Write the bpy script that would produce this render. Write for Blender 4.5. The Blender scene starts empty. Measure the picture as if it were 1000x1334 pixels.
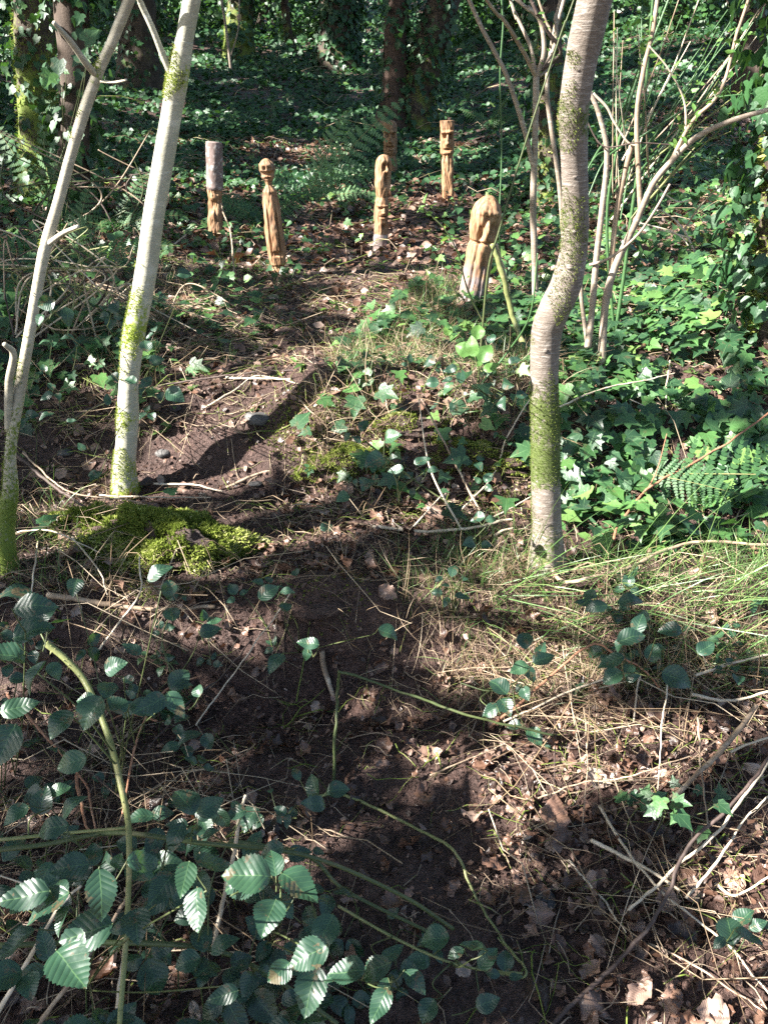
import bpy, math, random
import numpy as np
random.seed(7)
rng = np.random.default_rng(7)
R = math.radians
sc = bpy.context.scene
col = sc.collection

# ------------------------------------------------------------------ camera, light
CAM = np.array([0.0, 0.0, 1.5]); PITCH = R(28.0); F = 667 / math.tan(R(32.5))
FW = np.array([0, math.cos(PITCH), -math.sin(PITCH)]); UP = np.array([0, math.sin(PITCH), math.cos(PITCH)])
cd = bpy.data.cameras.new("camera"); cam = bpy.data.objects.new("camera", cd); col.objects.link(cam)
cd.sensor_fit = 'VERTICAL'; cd.angle = R(65.0); cd.clip_start = 0.02; cd.clip_end = 500
cd.sensor_height = 24; cd.lens = 12 / math.tan(R(32.5))
cam.location = CAM; cam.rotation_euler = (R(62), 0, 0); sc.camera = cam

SUN = np.array([-0.82, -0.31, 0.64]); SUN /= np.linalg.norm(SUN)
sd = bpy.data.lights.new("sun", 'SUN'); sun = bpy.data.objects.new("sun", sd); col.objects.link(sun)
sd.energy = 5.0; sd.angle = R(0.5); sd.color = (1.0, 0.96, 0.89)
from mathutils import Vector
sun.rotation_euler = Vector(SUN).to_track_quat('Z', 'Y').to_euler()
w = bpy.data.worlds.new("World"); sc.world = w; w.use_nodes = True
nt = w.node_tree; bg = nt.nodes["Background"]; sky = nt.nodes.new("ShaderNodeTexSky")
sky.sky_type = 'NISHITA'; sky.sun_disc = False
sky.sun_elevation = math.asin(SUN[2]); sky.sun_rotation = math.atan2(SUN[0], SUN[1])
nt.links.new(sky.outputs[0], bg.inputs[0]); bg.inputs[1].default_value = 0.05
sc.view_settings.view_transform = 'Standard'; sc.view_settings.look = 'None'
sc.view_settings.gamma = 1.0; sc.view_settings.exposure = 2.5
sc.cycles.max_bounces = 6; sc.cycles.transmission_bounces = 3; sc.cycles.diffuse_bounces = 2
sc.cycles.glossy_bounces = 2; sc.cycles.use_denoising = False

# ------------------------------------------------------------------ numpy helpers
def ss(a, b, x):
    t = np.clip((np.asarray(x, float) - a) / (b - a), 0, 1); return t * t * (3 - 2 * t)
def _h(i, j, k):
    n = (i * 374761393 + j * 668265263 + k * 1442695041) & 0xFFFFFFFF
    n = ((n ^ (n >> 13)) * 1274126177) & 0xFFFFFFFF
    return ((n ^ (n >> 16)) & 0xFFFFFF) / float(0xFFFFFF)
def vnoise(x, y, z=0.0):
    x, y, z = np.broadcast_arrays(np.asarray(x, float), y, z)
    i = np.floor(x).astype(np.int64); j = np.floor(y).astype(np.int64); k = np.floor(z).astype(np.int64)
    u = x - i; v = y - j; t = z - k
    u = u * u * (3 - 2 * u); v = v * v * (3 - 2 * v); t = t * t * (3 - 2 * t)
    def l(a, b, q): return a + (b - a) * q
    return l(l(l(_h(i, j, k), _h(i + 1, j, k), u), l(_h(i, j + 1, k), _h(i + 1, j + 1, k), u), v),
             l(l(_h(i, j, k + 1), _h(i + 1, j, k + 1), u), l(_h(i, j + 1, k + 1), _h(i + 1, j + 1, k + 1), u), v), t)
def fbm(x, y, z=0.0, o=4):
    s = 0; a = .5; tot = 0
    for q in range(o):
        s = s + a * vnoise(np.asarray(x) * 2 ** q + 17.3 * q, np.asarray(y) * 2 ** q + 5.1 * q, np.asarray(z) * 2 ** q); tot += a; a *= .5
    return s / tot

FARY = [-20, 3.2, 5, 8, 10.5, 13, 18, 25, 40, 70, 120]
FARZ = [0, 0, .02, .14, .30, .52, 1.1, 2.0, 5.0, 13.0, 22.0]
def H(x, y, fine=True):
    x = np.asarray(x, float); y = np.asarray(y, float)
    yl = 1.87 + .05 * np.sin(2.6 * x + .4) + .05 * (vnoise(x * 3 + 9, 4.0) - .5)
    h = .19 * ss(yl - .07, yl + .09, y)
    yb = np.interp(x, [-1.5, -.75, -.45, -.2, .5, .9, 1.6], [3.6, 3.35, 3.1, 2.85, 2.84, 3.1, 3.25]) + .10 * (fbm(x * 4, y * 4, 6.0, 2) - .5)
    ya = np.interp(x, [-1, -.4, -.3, .55, .8], [2.45, 2.5, 2.52, 2.5, 2.3]) + .06 * (vnoise(x * 5 + 3, 8.0) - .5)
    h = h + .31 * ss(ya, yb, y)
    far = 0
    for d, k in ((-.35, .25), (0, .5), (.35, .25)):
        far = far + k * np.interp(y * (1 + d * .3) , FARY, FARZ)
    h = h + far
    h = h + .32 * ss(.75, 2.4, x) * ss(2.3, 3.6, y) + .5 * ss(2, 8, x) * ss(3, 8, y)
    h = h + .14 * ss(-.9, -2.0, x) * ss(1.9, 3.5, y) + .4 * ss(-2, -7, x) * ss(3, 8, y)
    h = h + .10 * ss(.3, .9, x) * (1 - ss(1.7, 2.1, y))
    h = h + .16 * (fbm(x * .55 + 3, y * .55, 1.0, 2) - .5) * ss(3.5, 9, y)
    h = h + .05 * (fbm(x * 2.2, y * 2.2, 2.0, 3) - .5)
    m_ = ss(-1.05, -.85, x) * (1 - ss(-.32, -.12, x)); yy = 2.72 + .07 * np.sin(5 * x) + .08 * (fbm(x * 6, y * 3, 4.0, 2) - .5)
    h = h + m_ * .085 * (ss(yy - .05, yy + .02, y) - ss(yy + .08, yy + .6, y))
    h = h + .06 * np.exp(-((y - 2.9) / .11) ** 2) * ss(-.42, -.2, x) * (1 - ss(.55, .8, x)) * (.4 + 1.2 * fbm(x * 6, y * 4, 7.0, 2))
    h = h + .075 * np.exp(-((x + .15) / .14) ** 2 - ((y - 1.96) / .10) ** 2) - .09 * np.exp(-((x + .35) / .40) ** 2 - ((y - 1.68) / .16) ** 2)
    if fine:
        near = 1 - ss(5, 9, y)
        h = h + (.035 * (fbm(x * 11, y * 11, 3.0, 3) - .5) + .014 * (fbm(x * 42, y * 42, 5.0, 2) - .5)) * near
    return h
def gnormal(x, y):
    e = .04
    dx = (H(x + e, y) - H(x - e, y)) / (2 * e); dy = (H(x, y + e) - H(x, y - e)) / (2 * e)
    n = np.stack([-dx, -dy, np.ones_like(dx)], -1); return n / np.linalg.norm(n, axis=-1, keepdims=True)
def ray(px, py):
    return FW + np.array([1, 0, 0]) * (px - 500) / F + UP * (667 - py) / F
def pt(px, py, Y):
    d = ray(px, py); return CAM + d * (Y / d[1])
def at(px, py, lift=0.0):
    d = ray(px, py); t = np.concatenate([np.arange(.5, 6, .01), np.arange(6, 60, .05)])
    P = CAM + d * t[:, None]; g = P[:, 2] - H(P[:, 0], P[:, 1]) - lift
    k = np.nonzero(g < 0)[0]
    return P[k[0]] if len(k) else P[-1]
def proj(P):
    d = np.asarray(P) - CAM; zc = d @ FW; zc = np.where(np.abs(zc) < 1e-3, 1e-3, zc)
    return 500 + F * d[..., 0] / zc, 667 - F * (d @ UP) / zc, zc
def wr(px_w, P):                       # pixel width -> radius in metres at P
    return .5 * px_w * float((np.asarray(P) - CAM) @ FW) / F
def norm(v): return v / np.maximum(np.linalg.norm(v, axis=-1, keepdims=True), 1e-9)

class MB:
    def __init__(s): s.V = []; s.F = []; s.A = []; s.M = []; s.n = 0
    def add(s, V, F, A=None, m=0):
        V = np.asarray(V, float); F = np.asarray(F, int)
        if len(V) == 0: return
        s.V.append(V); s.F.append(F + s.n); s.M.append(np.full(len(F), m))
        s.A.append(np.zeros((len(V), 3)) if A is None else np.asarray(A, float)); s.n += len(V)
    def build(s, name, mats, parent=None, origin=(0, 0, 0), smooth=True):
        o = np.asarray(origin, float); V = np.concatenate(s.V) - o
        me = bpy.data.meshes.new(name); me.vertices.add(len(V)); me.vertices.foreach_set("co", V.ravel())
        loops = np.concatenate([f.ravel() for f in s.F]); cnt = np.concatenate([np.full(len(f), f.shape[1]) for f in s.F])
        me.loops.add(len(loops)); me.loops.foreach_set("vertex_index", loops)
        me.polygons.add(len(cnt)); me.polygons.foreach_set("loop_start", np.concatenate([[0], np.cumsum(cnt)[:-1]]))
        me.polygons.foreach_set("material_index", np.concatenate(s.M))
        me.polygons.foreach_set("use_smooth", np.full(len(cnt), smooth))
        a = me.attributes.new("lv", 'FLOAT_VECTOR', 'POINT'); a.data.foreach_set("vector", np.concatenate(s.A).ravel())
        me.update(calc_edges=True)
        for m in (mats if isinstance(mats, (list, tuple)) else [mats]): me.materials.append(m)
        ob = bpy.data.objects.new(name, me); col.objects.link(ob)
        if parent is not None: ob.parent = parent
        else: ob.location = o
        return ob

def tag(o, label=None, cat=None, group=None, kind=None):
    if label: o["label"] = label
    if cat: o["category"] = cat
    if group: o["group"] = group
    if kind: o["kind"] = kind
    return o
def thing(name, label, cat, loc, group=None):
    o = bpy.data.objects.new(name, None); col.objects.link(o); o.location = loc; o.empty_display_size = .05
    return tag(o, label, cat, group)

# ------------------------------------------------------------------ materials
def mat(name, build):
    m = bpy.data.materials.new(name); m.use_nodes = True; t = m.node_tree; t.nodes.clear()
    out = t.nodes.new("ShaderNodeOutputMaterial")
    def N(kind, **kw):
        n = t.nodes.new(kind)
        for k, v in kw.items():
            if k == 'ins':
                for a, b in v.items():
                    if hasattr(b, 'node'): t.links.new(b, n.inputs[a])
                    else: n.inputs[a].default_value = b
            else: setattr(n, k, v)
        return n
    t.links.new(build(N), out.inputs[0]); return m
def noise(N, scale, detail=4, vec=None, rough=.55, dist=0):
    n = N("ShaderNodeTexNoise", ins={'Scale': scale, 'Detail': detail, 'Roughness': rough, 'Distortion': dist})
    if vec is not None: N.__self__ if False else None
    return n
def math_(N, op, a, b=0.0, clamp=False):
    n = N("ShaderNodeMath", operation=op, use_clamp=clamp, ins={0: a, 1: b}); return n.outputs[0]
def ramp(N, fac, stops):
    n = N("ShaderNodeValToRGB", ins={0: fac}); e = n.color_ramp.elements
    while len(e) < len(stops): e.new(.5)
    for q, (p, c) in zip(e, stops): q.position = p; q.color = (*c, 1)
    return n.outputs[0]
def mixc(N, f, a, b):
    n = N("ShaderNodeMix", data_type='RGBA'); t = n.id_data
    for i, v in ((0, f), (6, a), (7, b)):
        if hasattr(v, 'node'): t.links.new(v, n.inputs[i])
        else: n.inputs[i].default_value = v if i == 0 else (*v, 1)
    return n.outputs[2]
def lv(N):
    a = N("ShaderNodeAttribute", attribute_name="lv"); s = N("ShaderNodeSeparateXYZ", ins={0: a.outputs['Vector']})
    return s.outputs[0], s.outputs[1], s.outputs[2]
def obj_noise(N, scale, detail=4, sz=(1, 1, 1), rough=.6):
    g = N("ShaderNodeNewGeometry"); mp = N("ShaderNodeMapping", ins={0: g.outputs['Position'], 3: sz})
    return N("ShaderNodeTexNoise", ins={'Vector': mp.outputs[0], 'Scale': scale, 'Detail': detail, 'Roughness': rough}).outputs[0]
def leafmat(name, stops, rough=.42, trans=.3, tcol=(.15, .35, .04), veins=None, spec=.5, spots=.0, bumps=.3):
    def b(N):
        u, v, r = lv(N)
        c = ramp(N, r, stops)
        big = obj_noise(N, 6, 3); c = mixc(N, math_(N, 'MULTIPLY', math_(N, 'SUBTRACT', big, .35, True), 1.1, True), c, tuple(min(1, x * 1.0) for x in stops[0][1]))
        hgt = obj_noise(N, 120, 2)
        if veins == 'pleat':
            au = math_(N, 'ABSOLUTE', u)
            ph = math_(N, 'MULTIPLY', math_(N, 'SUBTRACT', v, math_(N, 'MULTIPLY', au, .75)), 24.0)
            sv = math_(N, 'ABSOLUTE', math_(N, 'SINE', ph))
            vein = math_(N, 'SUBTRACT', 1.0, math_(N, 'MULTIPLY', sv, 4.0), True)
            mid = math_(N, 'SUBTRACT', 1.0, math_(N, 'MULTIPLY', au, 60.0), True)
            vv = math_(N, 'MAXIMUM', math_(N, 'MULTIPLY', vein, .4), mid)
            c = mixc(N, math_(N, 'MULTIPLY', vv, .45), c, (.13, .24, .09))
            hgt = math_(N, 'ADD', math_(N, 'MULTIPLY', sv, .5), math_(N, 'MULTIPLY', hgt, .3))
        elif veins == 'ivy':
            ang = math_(N, 'ARCTAN2', u, math_(N, 'ADD', v, .02))
            sv = math_(N, 'ABSOLUTE', math_(N, 'SINE', math_(N, 'MULTIPLY', ang, 4.2)))
            vein = math_(N, 'SUBTRACT', 1.0, math_(N, 'MULTIPLY', sv, 7.0), True)
            c = mixc(N, math_(N, 'MULTIPLY', vein, .45), c, (.20, .34, .14))
        elif veins == 'dead':
            au = math_(N, 'ABSOLUTE', u)
            ph = math_(N, 'MULTIPLY', math_(N, 'SUBTRACT', v, math_(N, 'MULTIPLY', au, .7)), 40.0)
            sv = math_(N, 'ABSOLUTE', math_(N, 'SINE', ph))
            vein = math_(N, 'SUBTRACT', 1.0, math_(N, 'MULTIPLY', sv, 5.0), True)
            c = mixc(N, math_(N, 'MULTIPLY', vein, .35), c, (.06, .035, .025))
            hgt = math_(N, 'ADD', math_(N, 'MULTIPLY', sv, .4), math_(N, 'MULTIPLY', hgt, .8))
        if spots:
            sp = obj_noise(N, 38, 5, rough=.7)
            c = mixc(N, math_(N, 'MULTIPLY', math_(N, 'GREATER_THAN', sp, .60), spots), c, (.13, .075, .04))
        bp = N("ShaderNodeBump", ins={'Strength': bumps, 'Distance': .004, 'Height': hgt})
        p = N("ShaderNodeBsdfPrincipled", ins={'Base Color': c, 'Roughness': rough, 'Specular IOR Level': spec, 'Normal': bp.outputs[0]})
        if trans <= 0: return p.outputs[0]
        tl = N("ShaderNodeBsdfTranslucent", ins={'Color': mixc(N, .5, c, tcol)})
        return N("ShaderNodeMixShader", ins={0: trans, 1: p.outputs[0], 2: tl.outputs[0]}).outputs[0]
    return mat(name, b)

M = {}
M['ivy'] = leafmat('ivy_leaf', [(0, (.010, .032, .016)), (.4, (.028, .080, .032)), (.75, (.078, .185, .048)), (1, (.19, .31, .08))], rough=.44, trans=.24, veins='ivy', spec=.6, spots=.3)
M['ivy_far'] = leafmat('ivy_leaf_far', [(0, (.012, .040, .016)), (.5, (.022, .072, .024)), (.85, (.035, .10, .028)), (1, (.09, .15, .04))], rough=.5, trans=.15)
M['bramble'] = leafmat('bramble_leaf', [(0, (.012, .034, .022)), (.5, (.022, .062, .036)), (.85, (.042, .10, .045)), (1, (.11, .18, .05))], rough=.40, trans=.2, veins='pleat', spots=.55, bumps=.2, spec=.65)
M['young'] = leafmat('young_leaf', [(0, (.06, .15, .035)), (1, (.14, .26, .06))], rough=.5, trans=.35, tcol=(.4, .6, .1))
M['fern'] = leafmat('fern_leaf', [(0, (.022, .07, .022)), (.8, (.09, .19, .06)), (1, (.17, .29, .13))], rough=.55, trans=.25, tcol=(.1, .3, .06))  # pale end puts a sunlit look into the bright fern's colour
M['dead'] = leafmat('dead_leaf', [(0, (.022, .014, .012)), (.25, (.07, .04, .03)), (.5, (.16, .085, .055)), (.75, (.25, .155, .115)), (.9, (.34, .24, .19)), (1, (.48, .38, .31))], rough=.38, trans=.1, tcol=(.4, .15, .05), veins='dead')
M['crown'] = leafmat('crown_leaf', [(0, (.02, .06, .02)), (1, (.05, .12, .03))], rough=.45, trans=.15)  # leaf of the added shade crowns; the far bushes share it
M['grass'] = leafmat('grass_blade', [(0, (.05, .105, .03)), (.6, (.095, .18, .045)), (1, (.21, .28, .10))], rough=.4, trans=.28, tcol=(.25, .45, .08))
M['straw'] = leafmat('straw_blade', [(0, (.13, .085, .05)), (.5, (.30, .21, .125)), (1, (.52, .42, .30))], rough=.55, trans=.12, tcol=(.5, .35, .12))
M['moss'] = leafmat('moss_tuft', [(0, (.06, .08, .014)), (.5, (.18, .22, .04)), (.85, (.34, .37, .10)), (1, (.42, .40, .20))], rough=.8, trans=.25, tcol=(.4, .55, .08), spec=.15)
M['moss_olive'] = leafmat('moss_olive', [(0, (.035, .055, .010)), (.5, (.09, .12, .022)), (1, (.17, .20, .05))], rough=.8, trans=.2, tcol=(.3, .4, .08), spec=.15)
M['needle'] = leafmat('broom_stem', [(0, (.05, .11, .04)), (1, (.13, .22, .08))], rough=.4, trans=0)

def soilb(N):
    n1 = obj_noise(N, 1.3, 4); n2 = obj_noise(N, 14, 6, rough=.7); n3 = obj_noise(N, 70, 5, rough=.7); n4 = obj_noise(N, 260, 3)
    c = ramp(N, n2, [(.3, (.020, .011, .009)), (.5, (.062, .033, .026)), (.62, (.11, .060, .047)), (.8, (.18, .115, .09))])
    c2 = ramp(N, n3, [(.35, (.020, .011, .009)), (.55, (.10, .058, .047)), (.75, (.30, .20, .165))])
    c = mixc(N, .5, c, c2)
    c = mixc(N, math_(N, 'MULTIPLY', math_(N, 'SUBTRACT', n1, .45, True), 2.2, True), c, mixc(N, n3, (.035, .023, .020), (.14, .092, .080)))
    h = math_(N, 'ADD', math_(N, 'MULTIPLY', n3, 1.0), math_(N, 'MULTIPLY', n4, .35))
    h = math_(N, 'ADD', h, math_(N, 'MULTIPLY', n2, 1.5))
    bp = N("ShaderNodeBump", ins={'Strength': 1.0, 'Distance': .02, 'Height': h})
    rg = math_(N, 'ADD', .32, math_(N, 'MULTIPLY', n3, .5), True)
    return N("ShaderNodeBsdfPrincipled", ins={'Base Color': c, 'Roughness': rg, 'Specular IOR Level': .4, 'Normal': bp.outputs[0]}).outputs[0]
M['soil'] = mat('forest_soil', soilb)

def bark(name, c0, c1, c2, streak=(1, 1, 6), sscale=16, moss0=(.05, .08, .012), moss1=(.20, .26, .05), bump=.5, rough=.6, knots=False):
    def b(N):
        u, v, ms = lv(N)
        n1 = obj_noise(N, 7, 4); n2 = obj_noise(N, sscale, 5, sz=streak, rough=.7); n3 = obj_noise(N, 90, 4, rough=.7)
        c = mixc(N, math_(N, 'MULTIPLY', math_(N, 'SUBTRACT', n1, .3), 2.2, True), c0, c1)
        c = mixc(N, math_(N, 'MULTIPLY', math_(N, 'SUBTRACT', n2, .52, True), 5.0, True), c, c2)
        c = mixc(N, math_(N, 'MULTIPLY', math_(N, 'SUBTRACT', .40, n2, True), 5.0, True), c, tuple(x * .45 for x in c0))
        c = mixc(N, math_(N, 'MULTIPLY', math_(N, 'SUBTRACT', n3, .5, True), 1.5, True), c, tuple(x * .55 for x in c0))
        mf = math_(N, 'ADD', math_(N, 'MULTIPLY', ms, .8), math_(N, 'MULTIPLY', math_(N, 'SUBTRACT', math_(N, 'ADD', n1, n3), 1.0), 1.3))
        mf = math_(N, 'MULTIPLY', math_(N, 'SUBTRACT', mf, .42, True), 5.0, True)
        c = mixc(N, mf, c, mixc(N, n3, moss0, moss1))
        h = math_(N, 'ADD', math_(N, 'MULTIPLY', n2, .6), math_(N, 'MULTIPLY', n3, .5))
        bp = N("ShaderNodeBump", ins={'Strength': bump, 'Distance': .006, 'Height': h})
        return N("ShaderNodeBsdfPrincipled", ins={'Base Color': c, 'Roughness': rough, 'Specular IOR Level': .3, 'Normal': bp.outputs[0]}).outputs[0]
    return mat(name, b)
M['barkA'] = bark('pale_bark', (.32, .305, .235), (.47, .45, .36), (.56, .54, .46), streak=(1, 1, 3), moss1=(.30, .36, .05), moss0=(.10, .15, .02), bump=.35)
M['barkB'] = bark('grey_bark', (.30, .27, .205), (.46, .42, .33), (.54, .50, .41), streak=(1, 1, 3), bump=.35)
M['barkC'] = bark('pinkish_bark', (.135, .11, .09), (.235, .195, .165), (.42, .38, .34), streak=(1, 1, 6), sscale=30, moss0=(.045, .065, .015), moss1=(.12, .15, .045), bump=.9)
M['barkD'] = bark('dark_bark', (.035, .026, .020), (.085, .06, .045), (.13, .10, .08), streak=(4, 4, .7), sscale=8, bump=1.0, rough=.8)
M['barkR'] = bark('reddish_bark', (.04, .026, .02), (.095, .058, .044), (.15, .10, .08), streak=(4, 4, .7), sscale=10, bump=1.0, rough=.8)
M['barkH'] = bark('hazel_bark', (.19, .145, .11), (.35, .28, .22), (.48, .42, .35), streak=(1, 1, 4), bump=.4)
M['twig'] = bark('dry_twig', (.20, .14, .095), (.36, .27, .19), (.50, .41, .31), streak=(1, 1, 1), bump=.4)
M['twig_pale'] = bark('pale_twig', (.42, .34, .24), (.58, .49, .38), (.68, .60, .50), streak=(1, 1, 1), bump=.4)
M['twig_dark'] = bark('dark_twig', (.045, .032, .028), (.09, .062, .052), (.15, .11, .095), streak=(1, 1, 1), bump=.5)
M['cane'] = bark('green_cane', (.14, .155, .06), (.21, .23, .09), (.30, .26, .13), streak=(1, 1, 2), bump=.3, rough=.45)
M['cane_dark'] = bark('dark_cane', (.05, .07, .03), (.08, .10, .035), (.12, .11, .06), streak=(1, 1, 2), bump=.3, rough=.45)
M['cane_red'] = bark('reddish_cane', (.22, .10, .06), (.34, .17, .10), (.42, .25, .16), streak=(1, 1, 2), bump=.3, rough=.5)
M['stone'] = bark('stone', (.05, .05, .05), (.13, .12, .115), (.2, .19, .18), streak=(1, 1, 1), bump=.8)

def woodb(N):
    u, v, k = lv(N)        # k = 0 bark .. 1 fresh cut wood
    g = obj_noise(N, 22, 5, sz=(3, 3, .35), rough=.65); n3 = obj_noise(N, 34, 4, rough=.6); n1 = obj_noise(N, 9, 3)
    wood = ramp(N, g, [(.32, (.075, .034, .018)), (.44, (.19, .10, .052)), (.58, (.33, .195, .105)), (.78, (.50, .36, .24))])
    wood = mixc(N, math_(N, 'MULTIPLY', math_(N, 'SUBTRACT', n3, .5, True), 2.2, True), wood, (.20, .09, .045)); wood = mixc(N, math_(N, 'MULTIPLY', math_(N, 'SUBTRACT', n1, .50, True), 2.0, True), wood, (.17, .14, .11))
    bk = mixc(N, math_(N, 'MULTIPLY', math_(N, 'SUBTRACT', n1, .3), 2, True), (.11, .08, .07), (.27, .205, .19))
    bk = mixc(N, math_(N, 'MULTIPLY', math_(N, 'SUBTRACT', n3, .52, True), 5, True), bk, (.52, .47, .45))
    f = math_(N, 'ADD', k, math_(N, 'MULTIPLY', math_(N, 'SUBTRACT', n3, .5), .6))
    f = math_(N, 'MULTIPLY', math_(N, 'SUBTRACT', f, .42), 6, True)
    c = mixc(N, f, bk, wood)
    h = math_(N, 'ADD', g, math_(N, 'MULTIPLY', n3, .6))
    bp = N("ShaderNodeBump", ins={'Strength': .25, 'Distance': .003, 'Height': h})
    return N("ShaderNodeBsdfPrincipled", ins={'Base Color': c, 'Roughness': .65, 'Specular IOR Level': .25, 'Normal': bp.outputs[0]}).outputs[0]
M['wood'] = mat('carved_wood', woodb)

# ------------------------------------------------------------------ tubes
def catmull(P, n):
    P = np.asarray(P, float)
    if len(P) == 2: return P[0] + (P[1] - P[0]) * np.linspace(0, 1, n)[:, None]
    Q = np.concatenate([[2 * P[0] - P[1]], P, [2 * P[-1] - P[-2]]]); out = []
    ts = np.linspace(0, len(P) - 1, n)
    for t in ts:
        i = min(int(t), len(P) - 2); u = t - i; a, b, c, d = Q[i:i + 4]
        out.append(.5 * ((2 * b) + (-a + c) * u + (2 * a - 5 * b + 4 * c - d) * u * u + (-a + 3 * b - 3 * c + d) * u ** 3))
    return np.array(out)
def tube(P, r, ms=0, n=None, ring=12, rough=.0, nscale=8, seed=0, cap=True, flare=0, wig=0):
    P = np.asarray(P, float); r = np.atleast_1d(np.asarray(r, float))
    if len(r) not in (1, len(P)): r = np.interp(np.linspace(0, 1, len(P)), np.linspace(0, 1, len(r)), r)
    r = np.broadcast_to(r, (len(P),)); ms = np.broadcast_to(np.asarray(ms, float), (len(P),))
    L = np.linalg.norm(np.diff(P, axis=0), axis=1).sum()
    n = n or max(4, int(L / max(r.mean() * .8, .004)))
    C = catmull(np.column_stack([P, r, ms]), n); X = C[:, :3]; rr = np.maximum(C[:, 3], 1e-4); mm = C[:, 4]
    if wig:
        q = np.arange(len(X)) * L / len(X); f = np.minimum(1, np.minimum(q, L - q) / .03)
        for ax_ in range(3): X[:, ax_] += wig * f * 2 * (fbm(q * 22 + ax_ * 9.1 + P[0][0] * 50, P[0][1] * 31, 0.0, 3) - .5)
    T = norm(np.gradient(X, axis=0)); up = np.array([.31, .83, .2]); a = norm(np.cross(T[0], up)); A = []
    for t in T:
        a = norm(a - t * (a @ t)); A.append(a)
    A = np.array(A); B = np.cross(T, A); th = np.linspace(0, 2 * np.pi, ring, endpoint=False)
    D = A[:, None] * np.cos(th)[None, :, None] + B[:, None] * np.sin(th)[None, :, None]
    s = np.concatenate([[0], np.cumsum(np.linalg.norm(np.diff(X, axis=0), axis=1))])
    rad = rr[:, None] * np.ones(ring)
    if rough:
        Q = X[:, None] + D * rr[:, None, None]
        rad = rad * (1 + rough * 2 * (fbm(Q[..., 0] * nscale + seed, Q[..., 1] * nscale, Q[..., 2] * nscale * .5, 3) - .5))
    if flare: rad = rad * (1 + flare * np.exp(-s / (rr[0] * 2.0)))[:, None] * (1 + .25 * flare * np.exp(-s / (rr[0] * 2))[:, None] * np.cos(5 * th + seed)[None])
    V = X[:, None] + D * rad[..., None]
    lvv = np.stack([np.broadcast_to(th / 6.283, (n, ring)), np.broadcast_to(s[:, None], (n, ring)), np.broadcast_to(mm[:, None], (n, ring))], -1)
    V = V.reshape(-1, 3); lvv = lvv.reshape(-1, 3)
    i = np.arange(n - 1)[:, None] * ring; j = np.arange(ring)[None]
    k = (j + 1) % ring
    Fq = np.stack([i + j, i + k, i + ring + k, i + ring + j], -1).reshape(-1, 4)
    if cap:
        V = np.concatenate([V, [X[-1] + T[-1] * rr[-1] * .3, X[0]]]); lvv = np.concatenate([lvv, lvv[-1:], lvv[:1]])
        e = (n - 1) * ring; ct = n * ring
        c1 = np.stack([e + j[0], e + k[0], np.full(ring, ct)], -1); c2 = np.stack([k[0], j[0], np.full(ring, ct + 1)], -1)
        return V, Fq, lvv, np.concatenate([c1, c2]), (X, rr, D, rad)
    return V, Fq, lvv, None, (X, rr, D, rad)
def add_tube(mb, P, r, ms=0, m=0, **k):
    V, Fq, A, c, info = tube(P, r, ms, **k); n0 = mb.n
    mb.add(V, Fq, A, m)
    if c is not None: mb.F.append(c + n0); mb.M.append(np.full(len(c), m))
    return info

# ------------------------------------------------------------------ leaf templates
def fan(out, c, zf):
    o = np.array(out, float); V = np.concatenate([[c], o]); n = len(o)
    Ff = np.array([[0, 1 + i, 1 + (i + 1) % n] for i in range(n)])
    V3 = np.column_stack([V, [zf(a, b) for a, b in V]]); return V3, Ff, V
def T_ivy(v):
    h = [[(0, 0), (.16, -.10), (.36, -.06), (.47, .10), (.33, .26), (.50, .50), (.24, .52), (.12, .78), (0, 1.0)],
         [(0, 0), (.20, -.14), (.42, .02), (.36, .22), (.40, .42), (.20, .60), (0, .95)],
         [(0, 0), (.14, -.06), (.44, -.04), (.52, .08), (.26, .30), (.42, .62), (.16, .62), (0, 1.05)]][v]
    out = h + [(-a * .97, b) for a, b in h[-2:0:-1]]
    return fan(out, (0, .32), lambda a, b: .20 * abs(a) - .22 * (b - .3) ** 2 - .15 * a * a)
def T_simple(v):
    out = [(0, 0), (.34, .12), (.36, .5), (0, 1), (-.36, .52), (-.33, .1)]
    return fan(out, (0, .4), lambda a, b: (.25 - .1 * v) * abs(a) - .15 * (b - .4) ** 2)
def T_grid(nv, cols, wf, zf, serr=0, seed=0):
    vs = np.linspace(0, 1, nv); us = np.linspace(-1, 1, cols); V = []; U = []
    for i, v in enumerate(vs):
        for u in us:
            w = wf(v) * (1 - (serr if (i % 2 and abs(u) > .99) else 0)); x = u * w
            V.append((x, v + (.02 if abs(u) > .99 and i % 2 == 0 else 0) * serr * 8, zf(x, v))); U.append((x, v))
    Fq = [[i * cols + j, i * cols + j + 1, (i + 1) * cols + j + 1, (i + 1) * cols + j] for i in range(nv - 1) for j in range(cols - 1)]
    return np.array(V), np.array(Fq), np.array(U)
def wov(k=.36, p=.75): return lambda v: k * (math.sin(math.pi * min(1, max(0, v)) ** p) ** .8 + .004)
TB = [T_grid(27, 7, wov((.30, .36, .41, .33, .38, .44)[q], (.66, .74, .8, .85, .7, .75)[q]), (lambda q: lambda x, v: (.12 + .12 * (q % 3)) * abs(x) - (.15 + .18 * (q % 4)) * (v - .35) ** 2 + .10 * x * math.sin(v * 4 + q) + .03 * math.sin(v * 9 + 3 * q) + .0025 * math.cos((v - .75 * abs(x)) * 48) * min(1, abs(x) * 8))(q), .10) for q in range(6)]
def deadz(q):
    r = random.Random(q); a, b, c, d = (r.uniform(-1, 1) for _ in range(4))
    return lambda x, v: 2.2 * a * x * x + 1.1 * b * (v - .5) ** 2 + .5 * c * x * math.sin(v * 5) + .28 * math.sin(v * 11 + d * 6) * abs(x) * 1.6 + .25 * abs(x) + .05 * math.sin(x * 23 + v * 17 + d * 9)
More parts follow.
